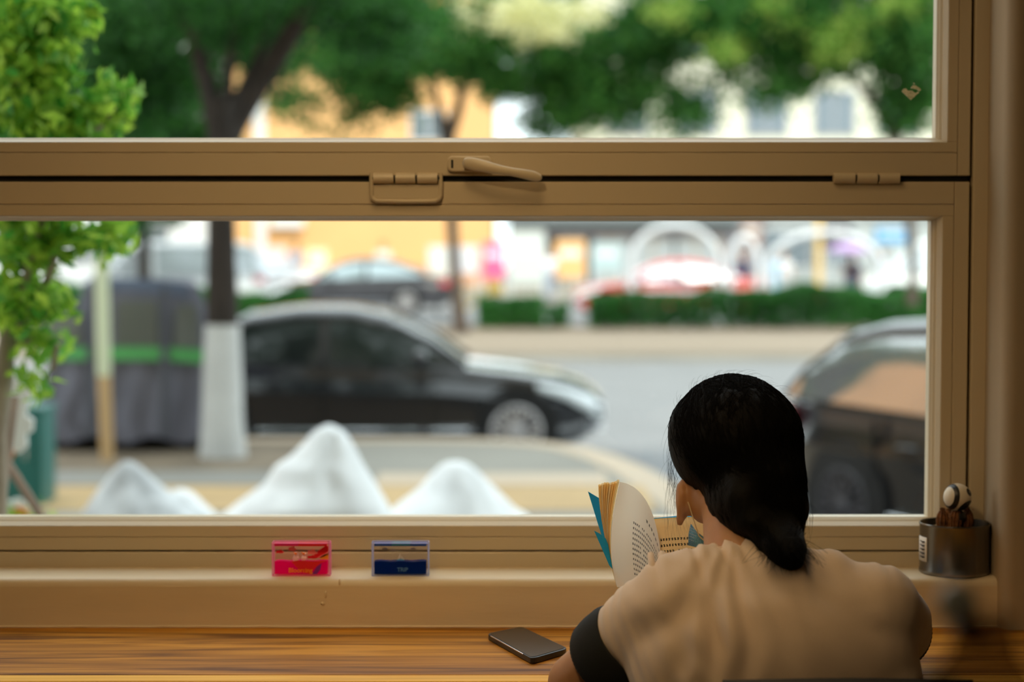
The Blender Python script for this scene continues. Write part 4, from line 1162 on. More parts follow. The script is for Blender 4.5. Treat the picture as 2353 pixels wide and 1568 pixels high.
far_tree('slender street tree in the hedge gap in front of the orange building',
         [(1062, 765, 22), (1054, 720, 17), (1045, 620, 14), (1038, 500, 14), (1032, 380, 16), (1028, 300, 19)],
         [[(1030, 310, 18), (1052, 255, 12), (1068, 180, 10), (1080, 90, 8)], [(1024, 310, 14), (1005, 240, 9), (985, 150, 7)]],
         [(950, 100, 39, 200, 90, 2.2, 100), (1180, 140, 40, 150, 95, 2.0, 90), (1330, 225, 40, 110, 75, 1.6, 70), (1400, 120, 40, 170, 110, 2, 90), (830, 140, 39.5, 120, 60, 1.4, 44), (870, 200, 39.5, 60, 50, 1, 16), (760, 120, 40, 60, 50, 1, 12), (690, 230, 40, 60, 40, 1, 7), (820, 235, 40, 60, 50, 1, 12), (700, 150, 40, 50, 40, 1, 6), (900, 215, 40, 60, 30, 1, 8), (760, 290, 40, 40, 20, 1, 2), (1100, -60, 40, 420, 130, 3.0, 120), (905, 215, 40.2, 40, 34, .6, 5), (1260, 260, 40.5, 60, 50, .8, 10), (1440, 240, 40, 50, 60, .8, 10)],
         YB, (P(1062, 760, YB).x, YB, bz_),
         bl2=[(1180, 40, 37, 90, 45, 0.8, 11), (1250, 75, 37, 60, 32, 0.6, 6), (1320, 20, 37, 60, 26, .6, 5), (1060, 30, 37.2, 60, 30, .6, 2)], lm2=blossom, col=trunkcol)
far_tree('leaning street tree near the right end of the hedge in front of the pale building',
         [(2095, 700, 15), (2097, 640, 10), (2095, 560, 11), (2088, 480, 12), (2075, 400, 12), (2058, 320, 14)],
         [[(2058, 325, 14), (2035, 275, 12), (2000, 225, 10), (1960, 175, 8), (1935, 100, 6)], [(2060, 315, 11), (2075, 240, 9), (2082, 160, 8), (2090, 60, 6)]],
         [(1590, 40, 38, 110, 55, 1.6, 44), (1750, 50, 38, 170, 90, 2, 100), (1950, 70, 38, 180, 80, 2, 110), (2090, 170, 38.5, 80, 80, 1.2, 50), (1870, 160, 38.6, 110, 60, 1.2, 20), (1530, 230, 38.6, 40, 80, 1, 11), (1680, 150, 38.6, 60, 50, 1, 10), (2100, 260, 38.6, 40, 60, 1, 12), (1760, 200, 38, 60, 50, 0.9, 11), (2110, 50, 37, 80, 90, 1.2, 44), (1580, 230, 38, 45, 60, .7, 12), (1850, -120, 38, 420, 110, 3.0, 110), (2050, 270, 38.4, 36, 26, .5, 4), (1500, 60, 38.5, 80, 80, 1.2, 40)],
         38.5, (P(2095, 705, 38.5).x, 38.5, bz_), lm=leafmid,
         bl2=[(1940, 60, 36, 60, 34, .6, 6), (1800, 20, 36, 50, 28, .6, 4), (1890, 110, 36, 60, 34, .6, 5), (1530, 40, 36, 44, 30, .6, 4), (1700, 110, 36, 90, 50, .8, 4), (2050, 20, 36, 60, 30, .6, 4)], lm2=leaflit, col=trunkcol)
far_tree('dense dark green tree behind the covered tricycle',
         [(330, 720, 16), (332, 560, 13), (330, 400, 13), (335, 250, 10)], [[(332, 380, 9), (290, 300, 6), (260, 200, 5)]],
         [(250, 150, 44, 160, 160, 2.5, 130), (430, 250, 44, 120, 110, 2, 80), (330, 330, 44, 150, 90, 2, 70), (120, 330, 44, 150, 140, 2, 70), (560, 40, 44, 200, 100, 2, 90), (640, 150, 45, 70, 40, 1, 9), (340, 450, 43.5, 130, 80, 1.4, 40)],
         44, (P(330, 720, 44).x, 44, bz_), lm=leafdark, size=0.2, per=50)
far_tree('broad green tree beyond the far pavement left of the orange building',
         [(120, 690, 14), (120, 450, 11), (122, 250, 8)], [[(120, 400, 7), (90, 300, 5), (60, 200, 4)]],
         [(100, 100, 58, 240, 200, 3, 130), (60, 380, 58, 160, 160, 3, 60)], 58, (P(120, 695, 58).x, 58, ZR), lm=leafmid, size=0.26, per=44, spread=0.4)

# ---------------------------------------------------- hedges on the median
def hedge(px0, px1, top, Y, label, dens=1.0, base=757):
    a = P(px0, base, Y); b_ = P(px1, base, Y); zt_ = P(px0, top, Y).z
    o = empty('hedge', ((a.x + b_.x) / 2, Y, bz_), label=label, cat='hedge')
    wd = b_.x - a.x; h = zt_ - bz_
    n = int(1500 * wd * dens)
    x = RNG.uniform(-wd / 2, wd / 2, n); y = RNG.uniform(-0.45, 0.45, n)
    z = RNG.uniform(0.04, 1, n) ** 0.9 * h * (0.93 + 0.09 * np.sin(x * 2.1 + px0) + 0.05 * np.sin(x * 5.7))
    leaves_mesh('foliage', np.stack([x, y, z], 1), 0.12, hedgeleaf, 0.6, parent=o)
    st_ = MB()
    for k in range(int(wd * 3) + 1):
        xx = random.uniform(-wd / 2 + 0.05, wd / 2 - 0.05); yy = random.uniform(-0.2, 0.2)
        st_.tube([(xx, yy, 0), (xx + random.uniform(-.08, .08), yy, h * 0.75)], 0.012, 5)
    tag(st_.build('stems', M['bark'], o), kind='stuff')
    return o
hedgeleaf = leaf_mat('hedge_leaf', (0.02, 0.13, 0.025), (0.07, 0.27, 0.05), 0.4)
hedge(1098, 1250, 672, 42.6, 'short clipped green hedge block just right of the slender tree')
hedge(1256, 1308, 690, 42.8, 'thin sparse end of the hedge beside the bare gap', 0.5)
hedge(1352, 1501, 672, 42.6, 'clipped green hedge block right of the bare gap', 0.9)
hedge(1502, 1711, 664, 42.8, 'green hedge stretch in front of the red car', 0.75)
hedge(1712, 2150, 655, 42.6, 'long dense green hedge along the right part of the median', 1.2)
hedge(400, 705, 664, 43.0, 'dark green hedge stretch behind the sedan roof', 1.2)
hedge(60, 385, 650, 43.0, 'dark green hedge stretch behind the covered tricycle', 1.0)

# ---------------------------------------------------- cars
M['carglass'] = mat('dark_car_glass', (0.012, 0.016, 0.015), 0.04, spec=0.8)
M['carblack'] = mat('black_car_paint', (0.008, 0.009, 0.012), 0.2, coat=1.0)
M['tyre'] = mat('tyre_rubber', (0.012, 0.012, 0.012), 0.85)
M['rim'] = mat('silver_wheel', (0.68, 0.66, 0.67), 0.35, 0.5)
M['chrome'] = mat('chrome', (0.8, 0.8, 0.82), 0.12, 1.0)
M['headlamp'] = mat('clear_headlamp', (0.80, 0.86, 0.88), 0.15, spec=0.8, coat=1.0)
M['taillamp'] = mat('red_tail_lamp', (0.6, 0.02, 0.03), 0.2, coat=1.0)
M['under'] = mat('black_underbody', (0.01, 0.01, 0.01), 0.8)
def interp(tab, x):
    if x <= tab[0][0]: return tab[0][1]
    for (a, va), (b_, vb) in zip(tab, tab[1:]):
        if x <= b_:
            t = (x - a) / (b_ - a); t = t * t * (3 - 2 * t) * 0.35 + t * 0.65
            return va + (vb - va) * t
    return tab[-1][1]
def make_car(label, paint, loc, rz, kind='sedan', detail=True, glass=None, name='car', rimm=None):
    """x = forward, origin on the ground below the centre"""
    glass = glass or M['carglass']
    c = empty(name, loc, rz, label=label, cat='car')
    if kind == 'sedan':
        L, Wd = 4.85, 0.91; wf, wr = 1.62, -1.25; wrad = 0.335
        belt = [(-2.42, 0.80), (-2.3, 0.98), (-1.75, 1.03), (-1.2, 1.0), (0.4, 0.95), (0.92, 0.95), (1.5, 0.88), (2.05, 0.80), (2.3, 0.72), (2.42, 0.62)]
        green = [(-1.85, 1.0), (-1.35, 1.24), (-0.95, 1.385), (-0.4, 1.455), (0.05, 1.45), (0.45, 1.37), (0.8, 1.20), (1.15, 0.96)]
        pill = [(-1.42, -1.12), (-0.22, -0.14), (0.98, 0.74)]
    elif kind == 'suv':
        L, Wd = 4.45, 0.91; wf, wr = 1.35, -1.30; wrad = 0.355
        belt = [(-2.22, 0.9), (-2.12, 1.05), (-1.0, 1.03), (0.5, 1.0), (0.95, 0.99), (1.6, 0.93), (2.0, 0.82), (2.22, 0.62)]
        green = [(-2.08, 1.04), (-1.90, 1.30), (-1.65, 1.50), (-1.2, 1.58), (-0.5, 1.62), (0.1, 1.60), (0.45, 1.48), (1.15, 1.0)]
        pill = [(-1.42, -1.34), (-0.30, -0.22), (0.98, 0.70)]
    else:   # van
        L, Wd = 4.6, 0.88; wf, wr = 1.5, -1.4; wrad = 0.33
        belt = [(-2.3, 1.0), (-2.2, 1.15), (1.3, 1.1), (1.9, 0.98), (2.3, 0.7)]
        green = [(-2.28, 1.1), (-2.2, 1.7), (-1.9, 1.88), (0.6, 1.9), (0.95, 1.8), (1.8, 1.05)]
        pill = [(-1.0, -0.9), (0.4, 0.5), (1.0, 1.1)]
    h = L / 2
    def halfw(x):
        t = abs(x) / h
        return Wd * (1 - 0.20 * max(0, (t - 0.72) / 0.28) ** 2)
    def low(x):
        t = abs(x) / h
        return 0.20 + 0.16 * max(0, (t - 0.85) / 0.15) ** 2
    # body shell
    rows = []
    n = 56
    for i in range(n + 1):
        x = -h + L * i / n
        z1 = interp(belt, x); z0 = low(x); w_ = halfw(x)
        sec = [(0, z0), (w_ * 0.80, z0), (w_ * 0.955, z0 + 0.05), (w_ * 1.0, z0 + 0.11), (w_ * 0.950, z0 + 0.175), (w_ * 0.955, z0 + (z1 - z0) * 0.45), (w_ * 1.0, z0 + (z1 - z0) * 0.64),
               (w_ * 0.925, z0 + (z1 - z0) * 0.80), (w_ * 0.920, z1 - 0.05), (w_ * 0.90, z1 - 0.015), (w_ * 0.84, z1), (w_ * 0.45, z1 + 0.03), (0, z1 + 0.04)]
        ring = [(x, y, z) for y, z in sec] + [(x, -y, z) for y, z in reversed(sec[1:-1])]
        rows.append(ring)
    b = MB().grid(rows, True)
    m_ = len(rows[0]); b.f.append(tuple(range(m_))); b.mi.append(0); b.f.append(tuple(range(len(b.v) - m_, len(b.v)))); b.mi.append(0)
    body = b.build('body', paint, c, smooth=True)
    body.data.set_sharp_from_angle(angle=math.radians(22))
    # greenhouse
    rows = []
    g0, g1 = green[0][0], green[-1][0]; n = 36
    ring_z = lambda x: interp(green, x)
    zb_ = interp(belt, 0) - 0.02
    for i in range(n + 1):
        x = g0 + (g1 - g0) * i / n; z1 = ring_z(x); zb2 = min(interp(belt, x) - 0.01, z1 - 0.001)
        wb_ = Wd * 0.90; k = max(0, min(1, (z1 - zb2) / 0.45)); wt_ = wb_ - 0.20 * k
        sec = [(wb_, zb2), (wb_ - 0.10 * k, zb2 + (z1 - zb2) * 0.5), (wt_ + 0.01, z1 - 0.045 * k), (wt_ - 0.07 * k, z1), (0, z1 + 0.022 * k)]
        rows.append([(x, y, z) for y, z in sec] + [(x, -y, z) for y, z in reversed(sec[:-1])])
    MB().grid(rows).build('windows', glass, c, smooth=True)
    # roof skin
    x_a = next(p[0] for p in green if p[1] > green[0][1] + 0.62 * (max(q[1] for q in green) - green[0][1]))
    x_b = [p[0] for p in green if p[1] > green[-1][1] + 0.55 * (max(q[1] for q in green) - green[-1][1])][-1]
    rows = []
    for i in range(25):
        x = x_a + (x_b - x_a) * i / 24; z1 = ring_z(x); zb2 = interp(belt, x) - 0.01; k = max(0, min(1, (z1 - zb2) / 0.45)); wt_ = Wd * 0.90 - 0.20 * k
        sec = [(wt_ + 0.035, z1 - 0.085), (wt_ + 0.018, z1 - 0.042), (wt_ - 0.07, z1 + 0.008), (0, z1 + 0.032)]
        rows.append([(x, y, z) for y, z in sec] + [(x, -y, z) for y, z in reversed(sec[:-1])])
    MB().grid(rows).build('roof', paint, c, smooth=True, solid=0.012)
    # pillars
    def side_pt(x, t, s):
        z1 = ring_z(x); zb2 = min(interp(belt, x) - 0.01, z1 - 0.001); k = max(0, min(1, (z1 - zb2) / 0.45)); wb_ = Wd * 0.90
        y = wb_ - 0.20 * k * t + 0.010
        return Vector((x, s * y, zb2 + (z1 - 0.035 - zb2) * t))
    for s in (-1, 1):
        for i, (xa, xb) in enumerate(pill):
            if i == 1:
                b = MB().grid([[side_pt(xa, t / 6, s), side_pt(xb, t / 6, s)] for t in range(7)])
                b.build('pillar', M['under'] if kind != 'van' else paint, c, solid=0.01)
        # A and C pillars follow the arch of the greenhouse
        for (x0_, x1_) in ((g0, x_a + 0.05), (x_b - 0.05, g1)):
            b = MB(); rr = []
            for k in range(11):
                x = x0_ + (x1_ - x0_) * k / 10
                z1 = ring_z(x); zb2 = min(interp(belt, x) - 0.01, z1 - 0.001); kk = max(0, min(1, (z1 - zb2) / 0.45)); wt_ = Wd * 0.90 - 0.20 * kk
                rr.append([Vector((x, s * (wt_ + 0.028), z1 - 0.105 * kk - 0.01)), Vector((x, s * (wt_ + 0.018), z1 - 0.045 * kk)), Vector((x, s * (wt_ - 0.075 * kk), z1 + 0.010))])
            b.grid(rr).build('pillar', paint, c, smooth=True, solid=0.012)
    # wheels, arches
    for x in (wf, wr):
        for s in (-1, 1):
            yy = s * (Wd - 0.012)
            MB().lathe([(0.0001, 0), (wrad + 0.062, 0), (wrad + 0.062, -s * 0.30), (0.0001, -s * 0.30)], 32, (x, yy + s * 0.006, wrad + 0.02), 'Y').build('wheel_arch', M['under'], c)
            wc = (x, yy + s * 0.012, wrad)
            wh = MB().lathe([(wrad * 0.70, s * 0.004), (wrad * 0.86, s * 0.010), (wrad * 0.97, 0), (wrad, -s * 0.03), (wrad, -s * 0.18), (wrad * 0.9, -s * 0.2), (0.0001, -s * 0.2)], 36, wc, 'Y').build('wheel', M['tyre'], c, smooth=True)
            rr = wrad * 0.735
            rm = MB().lathe([(rr, s * 0.010), (rr * 0.97, s * 0.016), (rr * 0.90, s * 0.012), (rr * 0.86, -s * 0.02)], 36, wc, 'Y')
            rm.lathe([(0.0001, s * 0.018), (rr * 0.20, s * 0.018), (rr * 0.25, s * 0.008), (rr * 0.25, -s * 0.02)], 20, wc, 'Y')
            for k in range(10):
                a = 2 * PI * k / 10
                u = Vector((math.cos(a), 0, math.sin(a))); v = Vector((-math.sin(a), 0, math.cos(a))); ctr = Vector(wc)
                for sp_ in (-1, 1):
                    p0 = ctr + u * rr * 0.2 + Vector((0, s * 0.010, 0)); p1 = ctr + u * rr * 0.90 + v * sp_ * rr * 0.13 + Vector((0, s * 0.012, 0))
                    w2 = rr * 0.05
                    rm.add([p0 - v * w2, p0 + v * w2, p1 + v * w2, p1 - v * w2, p0 - v * w2 - Vector((0, s * .02, 0)), p0 + v * w2 - Vector((0, s * .02, 0)), p1 + v * w2 - Vector((0, s * .02, 0)), p1 - v * w2 - Vector((0, s * .02, 0))],
                           [(0, 1, 2, 3), (4, 7, 6, 5), (0, 4, 5, 1), (1, 5, 6, 2), (2, 6, 7, 3), (3, 7, 4, 0)])
            rm.build('rim', rimm or M['rim'], wh, smooth=True)
            MB().lathe([(0.0001, -s * 0.012), (rr * 0.88, -s * 0.012)], 24, wc, 'Y').build('brake_disc', mat('grey_brake_disc', (0.52, 0.47, 0.50), 0.6), wh) if rimm is None else None
    # lamps
    zf = interp(belt, h - 0.35) - 0.10; zr_ = interp(belt, -h + 0.15) - 0.14
    for s in (-1, 1):
        b = MB(); rr = []
        for k in range(9):
            x = h - 0.62 + 0.57 * k / 8; w_ = halfw(x)
            zt_ = interp(belt, x) - 0.055; hgt = 0.05 + 0.13 * (k / 8)
            rr.append([Vector((x, s * (w_ * 1.0 - 0.005 * k), zt_)), Vector((x, s * (w_ * 1.018), zt_ - hgt))])
        x = h + 0.005; w_ = halfw(h)
        rr.append([Vector((x, s * w_ * 0.95, zt_ - 0.02)), Vector((x + 0.01, s * w_ * 0.95, zt_ - 0.15))]); rr.append([Vector((x + 0.012, s * w_ * 0.62, zt_ - 0.05)), Vector((x + 0.016, s * w_ * 0.62, zt_ - 0.15))])
        b.grid(rr).build('headlight', M['headlamp'], c, smooth=True, solid=0.014)
        xa = -h - 0.004
        w_ = halfw(-h)
        MB().grid([[Vector((-h + 0.30, s * halfw(-h + .3) * 1.012, zr_ + 0.05)), Vector((-h + 0.30, s * halfw(-h + .3) * 1.018, zr_ - 0.08))], [Vector((-h + 0.08, s * halfw(-h + .08) * 1.015, zr_ + 0.06)), Vector((-h + 0.08, s * halfw(-h + .08) * 1.02, zr_ - 0.10))],
                   [Vector((xa, s * w_ * 0.97, zr_ + 0.05)), Vector((xa, s * w_ * 0.97, zr_ - 0.10))], [Vector((xa - 0.008, s * w_ * 0.6, zr_ + 0.04)), Vector((xa - 0.008, s * w_ * 0.6, zr_ - 0.07))]]).build('tail_light', M['taillamp'], c, solid=0.012)
        if detail:
            mx_ = green[-1][0] - 0.42; zm = interp(belt, mx_) + 0.04
            MB().ball((mx_, s * (Wd + 0.08), zm + 0.04), (0.07, 0.10, 0.075), 14, 10).build('door_mirror', paint, c, smooth=True)
            # waist moulding, sill strip, handles, door joints
            MB().tube([(x, s * (halfw(x) * 0.955 + 0.004), interp(belt, x) - 0.045) for x in [(-1.7 + 2.7 * k / 16) for k in range(17)]], 0.010, 6).build('waist_trim', M['under'], c, smooth=True)
            MB().tube([(x, s * (halfw(x) * 0.99 + 0.004), 0.335) for x in [(wr + 0.45 + (wf - wr - 0.9) * k / 12) for k in range(13)]], 0.012, 6).build('sill_trim', M['chrome'], c, smooth=True)
            for x in (-0.75, 0.35):
                MB().tube([(x, s * (Wd * 1.0 + 0.004), 0.80), (x + 0.02, s * (Wd * 1.0 + 0.022), 0.805), (x + 0.17, s * (Wd * 1.0 + 0.022), 0.805), (x + 0.19, s * (Wd * 1.0 + 0.004), 0.80)], 0.012, 8).build('door_handle', paint, c, smooth=True)
            for x in (-1.0, -0.18, 0.86):
                MB().box((x - 0.004, s * (Wd * 0.96), 0.30), (x + 0.004, s * (Wd * 1.0 + 0.003), interp(belt, x) - 0.08)).build('door_joint', M['under'], c)
    # front grille, bumper slots and number plates
    xg = h + 0.002
    zz = interp(belt, h) 
    MB().box((xg - 0.05, -Wd * 0.45, zz - 0.20), (xg + 0.02, Wd * 0.45, zz - 0.05)).build('grille', M['under'], c, bevel=0.01)
    for k in range(3):
        for s in (-1, 1):
            MB().tube([(h - 0.16, s * (halfw(h - .16) * 1.0 + 0.004), 0.33 + 0.055 * k), (h - 0.02, s * halfw(h - 0.02) * 0.99, 0.33 + 0.055 * k), (h + 0.015, s * 0.55, 0.33 + 0.055 * k)], 0.012, 6).build('bumper_slat', M['chrome'], c, smooth=True)
    MB().box((xg + 0.0, -0.22, 0.36), (xg + 0.025, 0.22, 0.47)).build('number_plate', mat('blue_plate', (0.03, 0.1, 0.4), 0.4), c)
    MB().box((-h - 0.025, -0.22, 0.62), (-h + 0.02, 0.22, 0.73)).build('number_plate', mat('blue_plate', (0.03, 0.1, 0.4), 0.4), c)
    return c
# parked black sedan, facing right
SX = P(1385, 900, 18.4).x - 2.42
make_car('glossy black sedan parked at the kerb behind the lime-washed tree, facing right', M['carblack'], (SX, 18.45 + 0.91, ZR), 0.0, 'sedan')
# near black car at the right edge, rear three-quarter
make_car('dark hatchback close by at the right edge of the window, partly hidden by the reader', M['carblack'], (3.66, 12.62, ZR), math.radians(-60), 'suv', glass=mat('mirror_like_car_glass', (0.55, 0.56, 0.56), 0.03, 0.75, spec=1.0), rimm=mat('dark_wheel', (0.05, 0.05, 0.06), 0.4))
# cars on the far carriageway
c2 = P(830, 700, 53)
make_car('black sedan driving left on the far carriageway, above the parked car roof', mat('black_far_paint', (0.03, 0.028, 0.035), 0.3, coat=1.0), (c2.x, 53, ZR), PI, 'sedan', glass=mat('painted_reflection_glass', (0.42, 0.50, 0.52), 0.1, 0.6))  # pale base colour paints the windscreen reflections into the glass
c3 = P(1530, 690, 50)
make_car('red car on the far carriageway behind the hedge', mat('red_car_paint', (0.62, 0.05, 0.05), 0.25, coat=1.0), (c3.x + 0.1, 50, ZR), PI, 'sedan', glass=mat('painted_glare_glass', (0.85, 0.88, 0.92), 0.25, 0.3))  # near-white glass colour stands in for the bright windscreen reflection
c4 = P(2120, 690, 56)
make_car('white van behind the right end of the hedge', mat('white_van_paint', (0.82, 0.86, 0.86), 0.3, coat=0.5), (c4.x + 0.6, 56, ZR), PI, 'van', name='van', glass=mat('pale_van_glass', (0.6, 0.66, 0.68), 0.1, 0.3))
c5 = P(370, 690, 49)
make_car('white van parked behind the left hedge above the tricycle', mat('white_van_paint', (0.85, 0.88, 0.9), 0.3, coat=0.5), (c5.x + 0.15, 49, ZR), math.radians(200), 'van', name='van', glass=mat('pale_van_glass', (0.62, 0.66, 0.7), 0.1, 0.3))
c6 = P(600, 660, 64)
make_car('silver car farther back, left of the black one on the far carriageway', mat('silver_paint', (0.6, 0.62, 0.66), 0.3, 0.3, coat=0.5), (c6.x, 60, ZR), PI, 'sedan', glass=mat('pale_glass', (0.55, 0.6, 0.66), 0.1, 0.3))

# ---------------------------------------------------- covered tricycle
YT = 16.9
tr = empty('covered_tricycle', (P(300, 1040, YT).x, YT, ZW), label='three-wheeler under a grey rain cover with green band and clear windows', cat='tricycle')
oT = Vector(tr.location)
tcov = mat('grey_rain_cover', (0.20, 0.20, 0.25), 0.7, var=0.25, scale=3)
tband = mat('green_reflective_band', (0.10, 0.42, 0.12), 0.6)
twin = clear_mat('clear_vinyl_window', (0.8, 0.83, 0.78), 0.12, 1.0, 0.75, (0.30, 0.31, 0.27))
tnavy = mat('dark_cover_piping', (0.09, 0.095, 0.115), 0.7)
def T(px, py, y=0.0): return P(px, py, YT + y) - oT
# cover shell: rings from top to hem; front face toward the camera with vertical folds
levels = [(640, 205, 440, 0.0), (655, 190, 455, 0.02), (700, 180, 472, 0.0), (760, 160, 485, 0.0), (805, 120, 492, 0), (835, 110, 494, 0), (900, 100, 494, 0), (960, 70, 490, 0.0), (1005, 90, 486, 0.0), (1012, 110, 484, 0.0)]
rows = []
for li, (py, xa, xb, _) in enumerate(levels):
    front = []
    for k in range(41):
        t = k / 40; px = xa + (xb - xa) * t
        dep = -0.42 - 0.10 * math.sin(PI * t) - (0.030 if li > 4 else 0.008) * math.sin(t * 34 + li * 0.35) * (0.3 + 0.7 * li / 9)
        if li == 0: dep *= 0.9
        front.append(T(px, py + (8 * math.sin(t * 17) if li >= 8 else 0) + (li == 0) * (14 * (2 * t - 1) ** 2), dep))
    back = [T(xb - (xb - xa) * k / 10, py, 0.45 + 0.05 * math.sin(PI * k / 10)) for k in range(11)]
    rows.append(front + back)
cb = MB().grid(rows, True); m_ = len(rows[0]); cb.f.append(tuple(range(m_))); cb.mi.append(0)
cb.build('rain_cover', tcov, tr, smooth=True)
def strip(pts_top, pts_bot, name, m, off=-0.02, parent=tr):
    return MB().grid([[T(x, y, d + off) for x, y, d in pts_top], [T(x, y, d + off) for x, y, d in pts_bot]]).build(name, m, parent, solid=0.008)
def dep_at(t): return -0.42 - 0.10 * math.sin(PI * t) - 0.045
xs = [90 + (494 - 90) * k / 20 for k in range(21)]
strip([(x, 798 + 8 * max(0, (x - 380) / 100), dep_at((x - 110) / 384)) for x in xs], [(x, 828 + 8 * max(0, (x - 380) / 100), dep_at((x - 110) / 384)) for x in xs], 'green_band', tband)
for (xa, xb, ya, yb_) in ((262, 365, 690, 797), (398, 458, 700, 798), (110, 188, 712, 795)):
    k0, k1 = (xa - 160) / 325, (xb - 160) / 325
    strip([(xa + 6, ya, dep_at(k0)), (xb - 4, ya, dep_at(k1))], [(xa, yb_, dep_at(k0)), (xb, yb_, dep_at(k1))], 'clear_window', twin)
for x in (208, 378):
    strip([(x - 8, 660, dep_at(.3)), (x + 8, 660, dep_at(.35))], [(x - 10, 1005, dep_at(.3)), (x + 9, 1005, dep_at(.35))], 'seam', tnavy, -0.03)
strip([(205, 642, -0.46), (320, 640, -0.50), (430, 650, -0.46)], [(200, 668, -0.46), (320, 668, -0.52), (440, 682, -0.46)], 'roof_piping', mat('slate_blue_piping', (0.12, 0.15, 0.22), 0.7), -0.02)
for (px, y) in ((128, -0.25), (440, -0.25)):
    w0 = T(px, 1003, y); w0.z = 0.20
    MB().lathe([(0.12, 0.03), (0.15, 0.05), (0.185, 0.045), (0.20, 0.0), (0.185, -0.045), (0.15, -0.05), (0.12, -0.03), (0.12, 0.03)], 28, w0, 'Y').lathe([(0.0001, 0.02), (0.125, 0.02)], 20, w0, 'Y').lathe([(0.0001, -0.02), (0.125, -0.02)], 20, w0, 'Y').build('wheel', M['tyre'], tr, smooth=True)
MB().box(T(150, 1012, 0.1), T(470, 1024, 0.3)).build('chassis', M['under'], tr)

# ---------------------------------------------------- two-tone pole
yp = PZ(247, 1062, ZW).y
pl_ = empty('pole', (P(247, 1062, yp).x, yp, ZW), label='thin pole, pale green above and tan below, standing in front of the tricycle', cat='pole')
oP = Vector(pl_.location)
zsplit = P(247, 858, yp).z - ZW; ztop_ = P(247, 555, yp).z - ZW
rp_ = 15.5 * yp / F
MB().tube([(0, 0, 0), (-0.02, 0, zsplit)], rp_, 16).build('lower_pole', mat('tan_pole_paint', (0.58, 0.38, 0.18), 0.6), pl_, smooth=True)
MB().tube([(-0.02, 0, zsplit - 0.02), (-0.03, 0, ztop_)], rp_ * 1.06, 16).build('upper_pole', mat('pale_green_pole_sleeve', (0.70, 0.76, 0.52), 0.6), pl_, smooth=True)

# ---------------------------------------------------- white landscape rocks
def rock(name, Y, outline, depth, m, label, seed, group=None):
    """outline: left/right silhouette pairs (py, xl, xr); real boulder with rounded, craggy sides"""
    base = P((outline[-1][1] + outline[-1][2]) / 2, outline[-1][0], Y)
    o0 = Vector((base.x, Y, ZW))
    rows = []
    n = 40
    full = list(outline)
    last = outline[-1]
    zl = P(0, last[0], Y).z
    dense = []
    for (a, b_) in zip(full, full[1:]):
        for k in range(4):
            t = k / 4; dense.append(tuple(a[i] + (b_[i] - a[i]) * t for i in range(3)))
    dense.append(last)
    for (py, xl, xr) in dense:
        L_, R__ = P(xl, py, Y), P(xr, py, Y)
        cx = (L_.x + R__.x) / 2; hw = max(0.004, (R__.x - L_.x) / 2); hd_ = min(depth, hw * 0.9 + 0.02)
        ring = []
        for k in range(n):
            a = 2 * PI * k / n
            q_ = Vector((math.cos(a) * 2.2, math.sin(a) * 2.2, L_.z * 2.4 + seed))
            e = 1 + (0.22 * noise.noise(q_ * 1.2) + 0.10 * noise.noise(q_ * 3.1)) * abs(math.sin(a)) ** 1.0
            ring.append((cx + hw * math.cos(a) - o0.x, hd_ * math.sin(a) * e, L_.z - ZW))
        rows.append(ring)
    # carry it down to the ground
    lo_ = rows[-1]
    rows.append([(x * 1.05, y * 1.05, (zl - ZW) * 0.4) for x, y, z in lo_]); rows.append([(x * 1.08, y * 1.08, 0.0) for x, y, z in lo_])
    b = MB().grid(rows, True)
    b.f.append(tuple(range(n))); b.mi.append(0)
    o = b.build(name, m, None, smooth=True); o.location = o0
    return tag(o, label, 'rock', group)
rock('landscape_rock', 8.2, [(978, 745, 765), (990, 722, 790), (1015, 700, 808), (1050, 665, 826), (1070, 632, 836), (1110, 608, 862), (1150, 552, 885), (1187, 505, 905), (1260, 480, 930)], 0.30, M['rock'], 'tallest white pointed landscape rock below the parked sedan', 1.3)
rock('landscape_rock', 8.75, [(1064, 1020, 1070), (1072, 1008, 1085), (1095, 985, 1110), (1120, 965, 1135), (1150, 925, 1165), (1170, 900, 1185), (1187, 885, 1215), (1260, 860, 1250)], 0.28, M['rock'], 'rounded white landscape rock right of the tallest one', 4.1)
rock('landscape_rock', 8.9, [(1062, 282, 305), (1075, 265, 325), (1100, 245, 350), (1125, 225, 378), (1150, 208, 420), (1170, 195, 450), (1187, 183, 485), (1260, 160, 510)], 0.26, M['rockgrey'], 'grey-flecked pointed rock at the lower left behind the pole foot', 7.7)
rock('landscape_rock', 9.45, [(1126, 400, 425), (1135, 385, 445), (1160, 375, 470), (1187, 365, 500), (1250, 360, 520)], 0.2, M['rock'], 'low pale rock leaning on the grey-flecked one', 9.2)

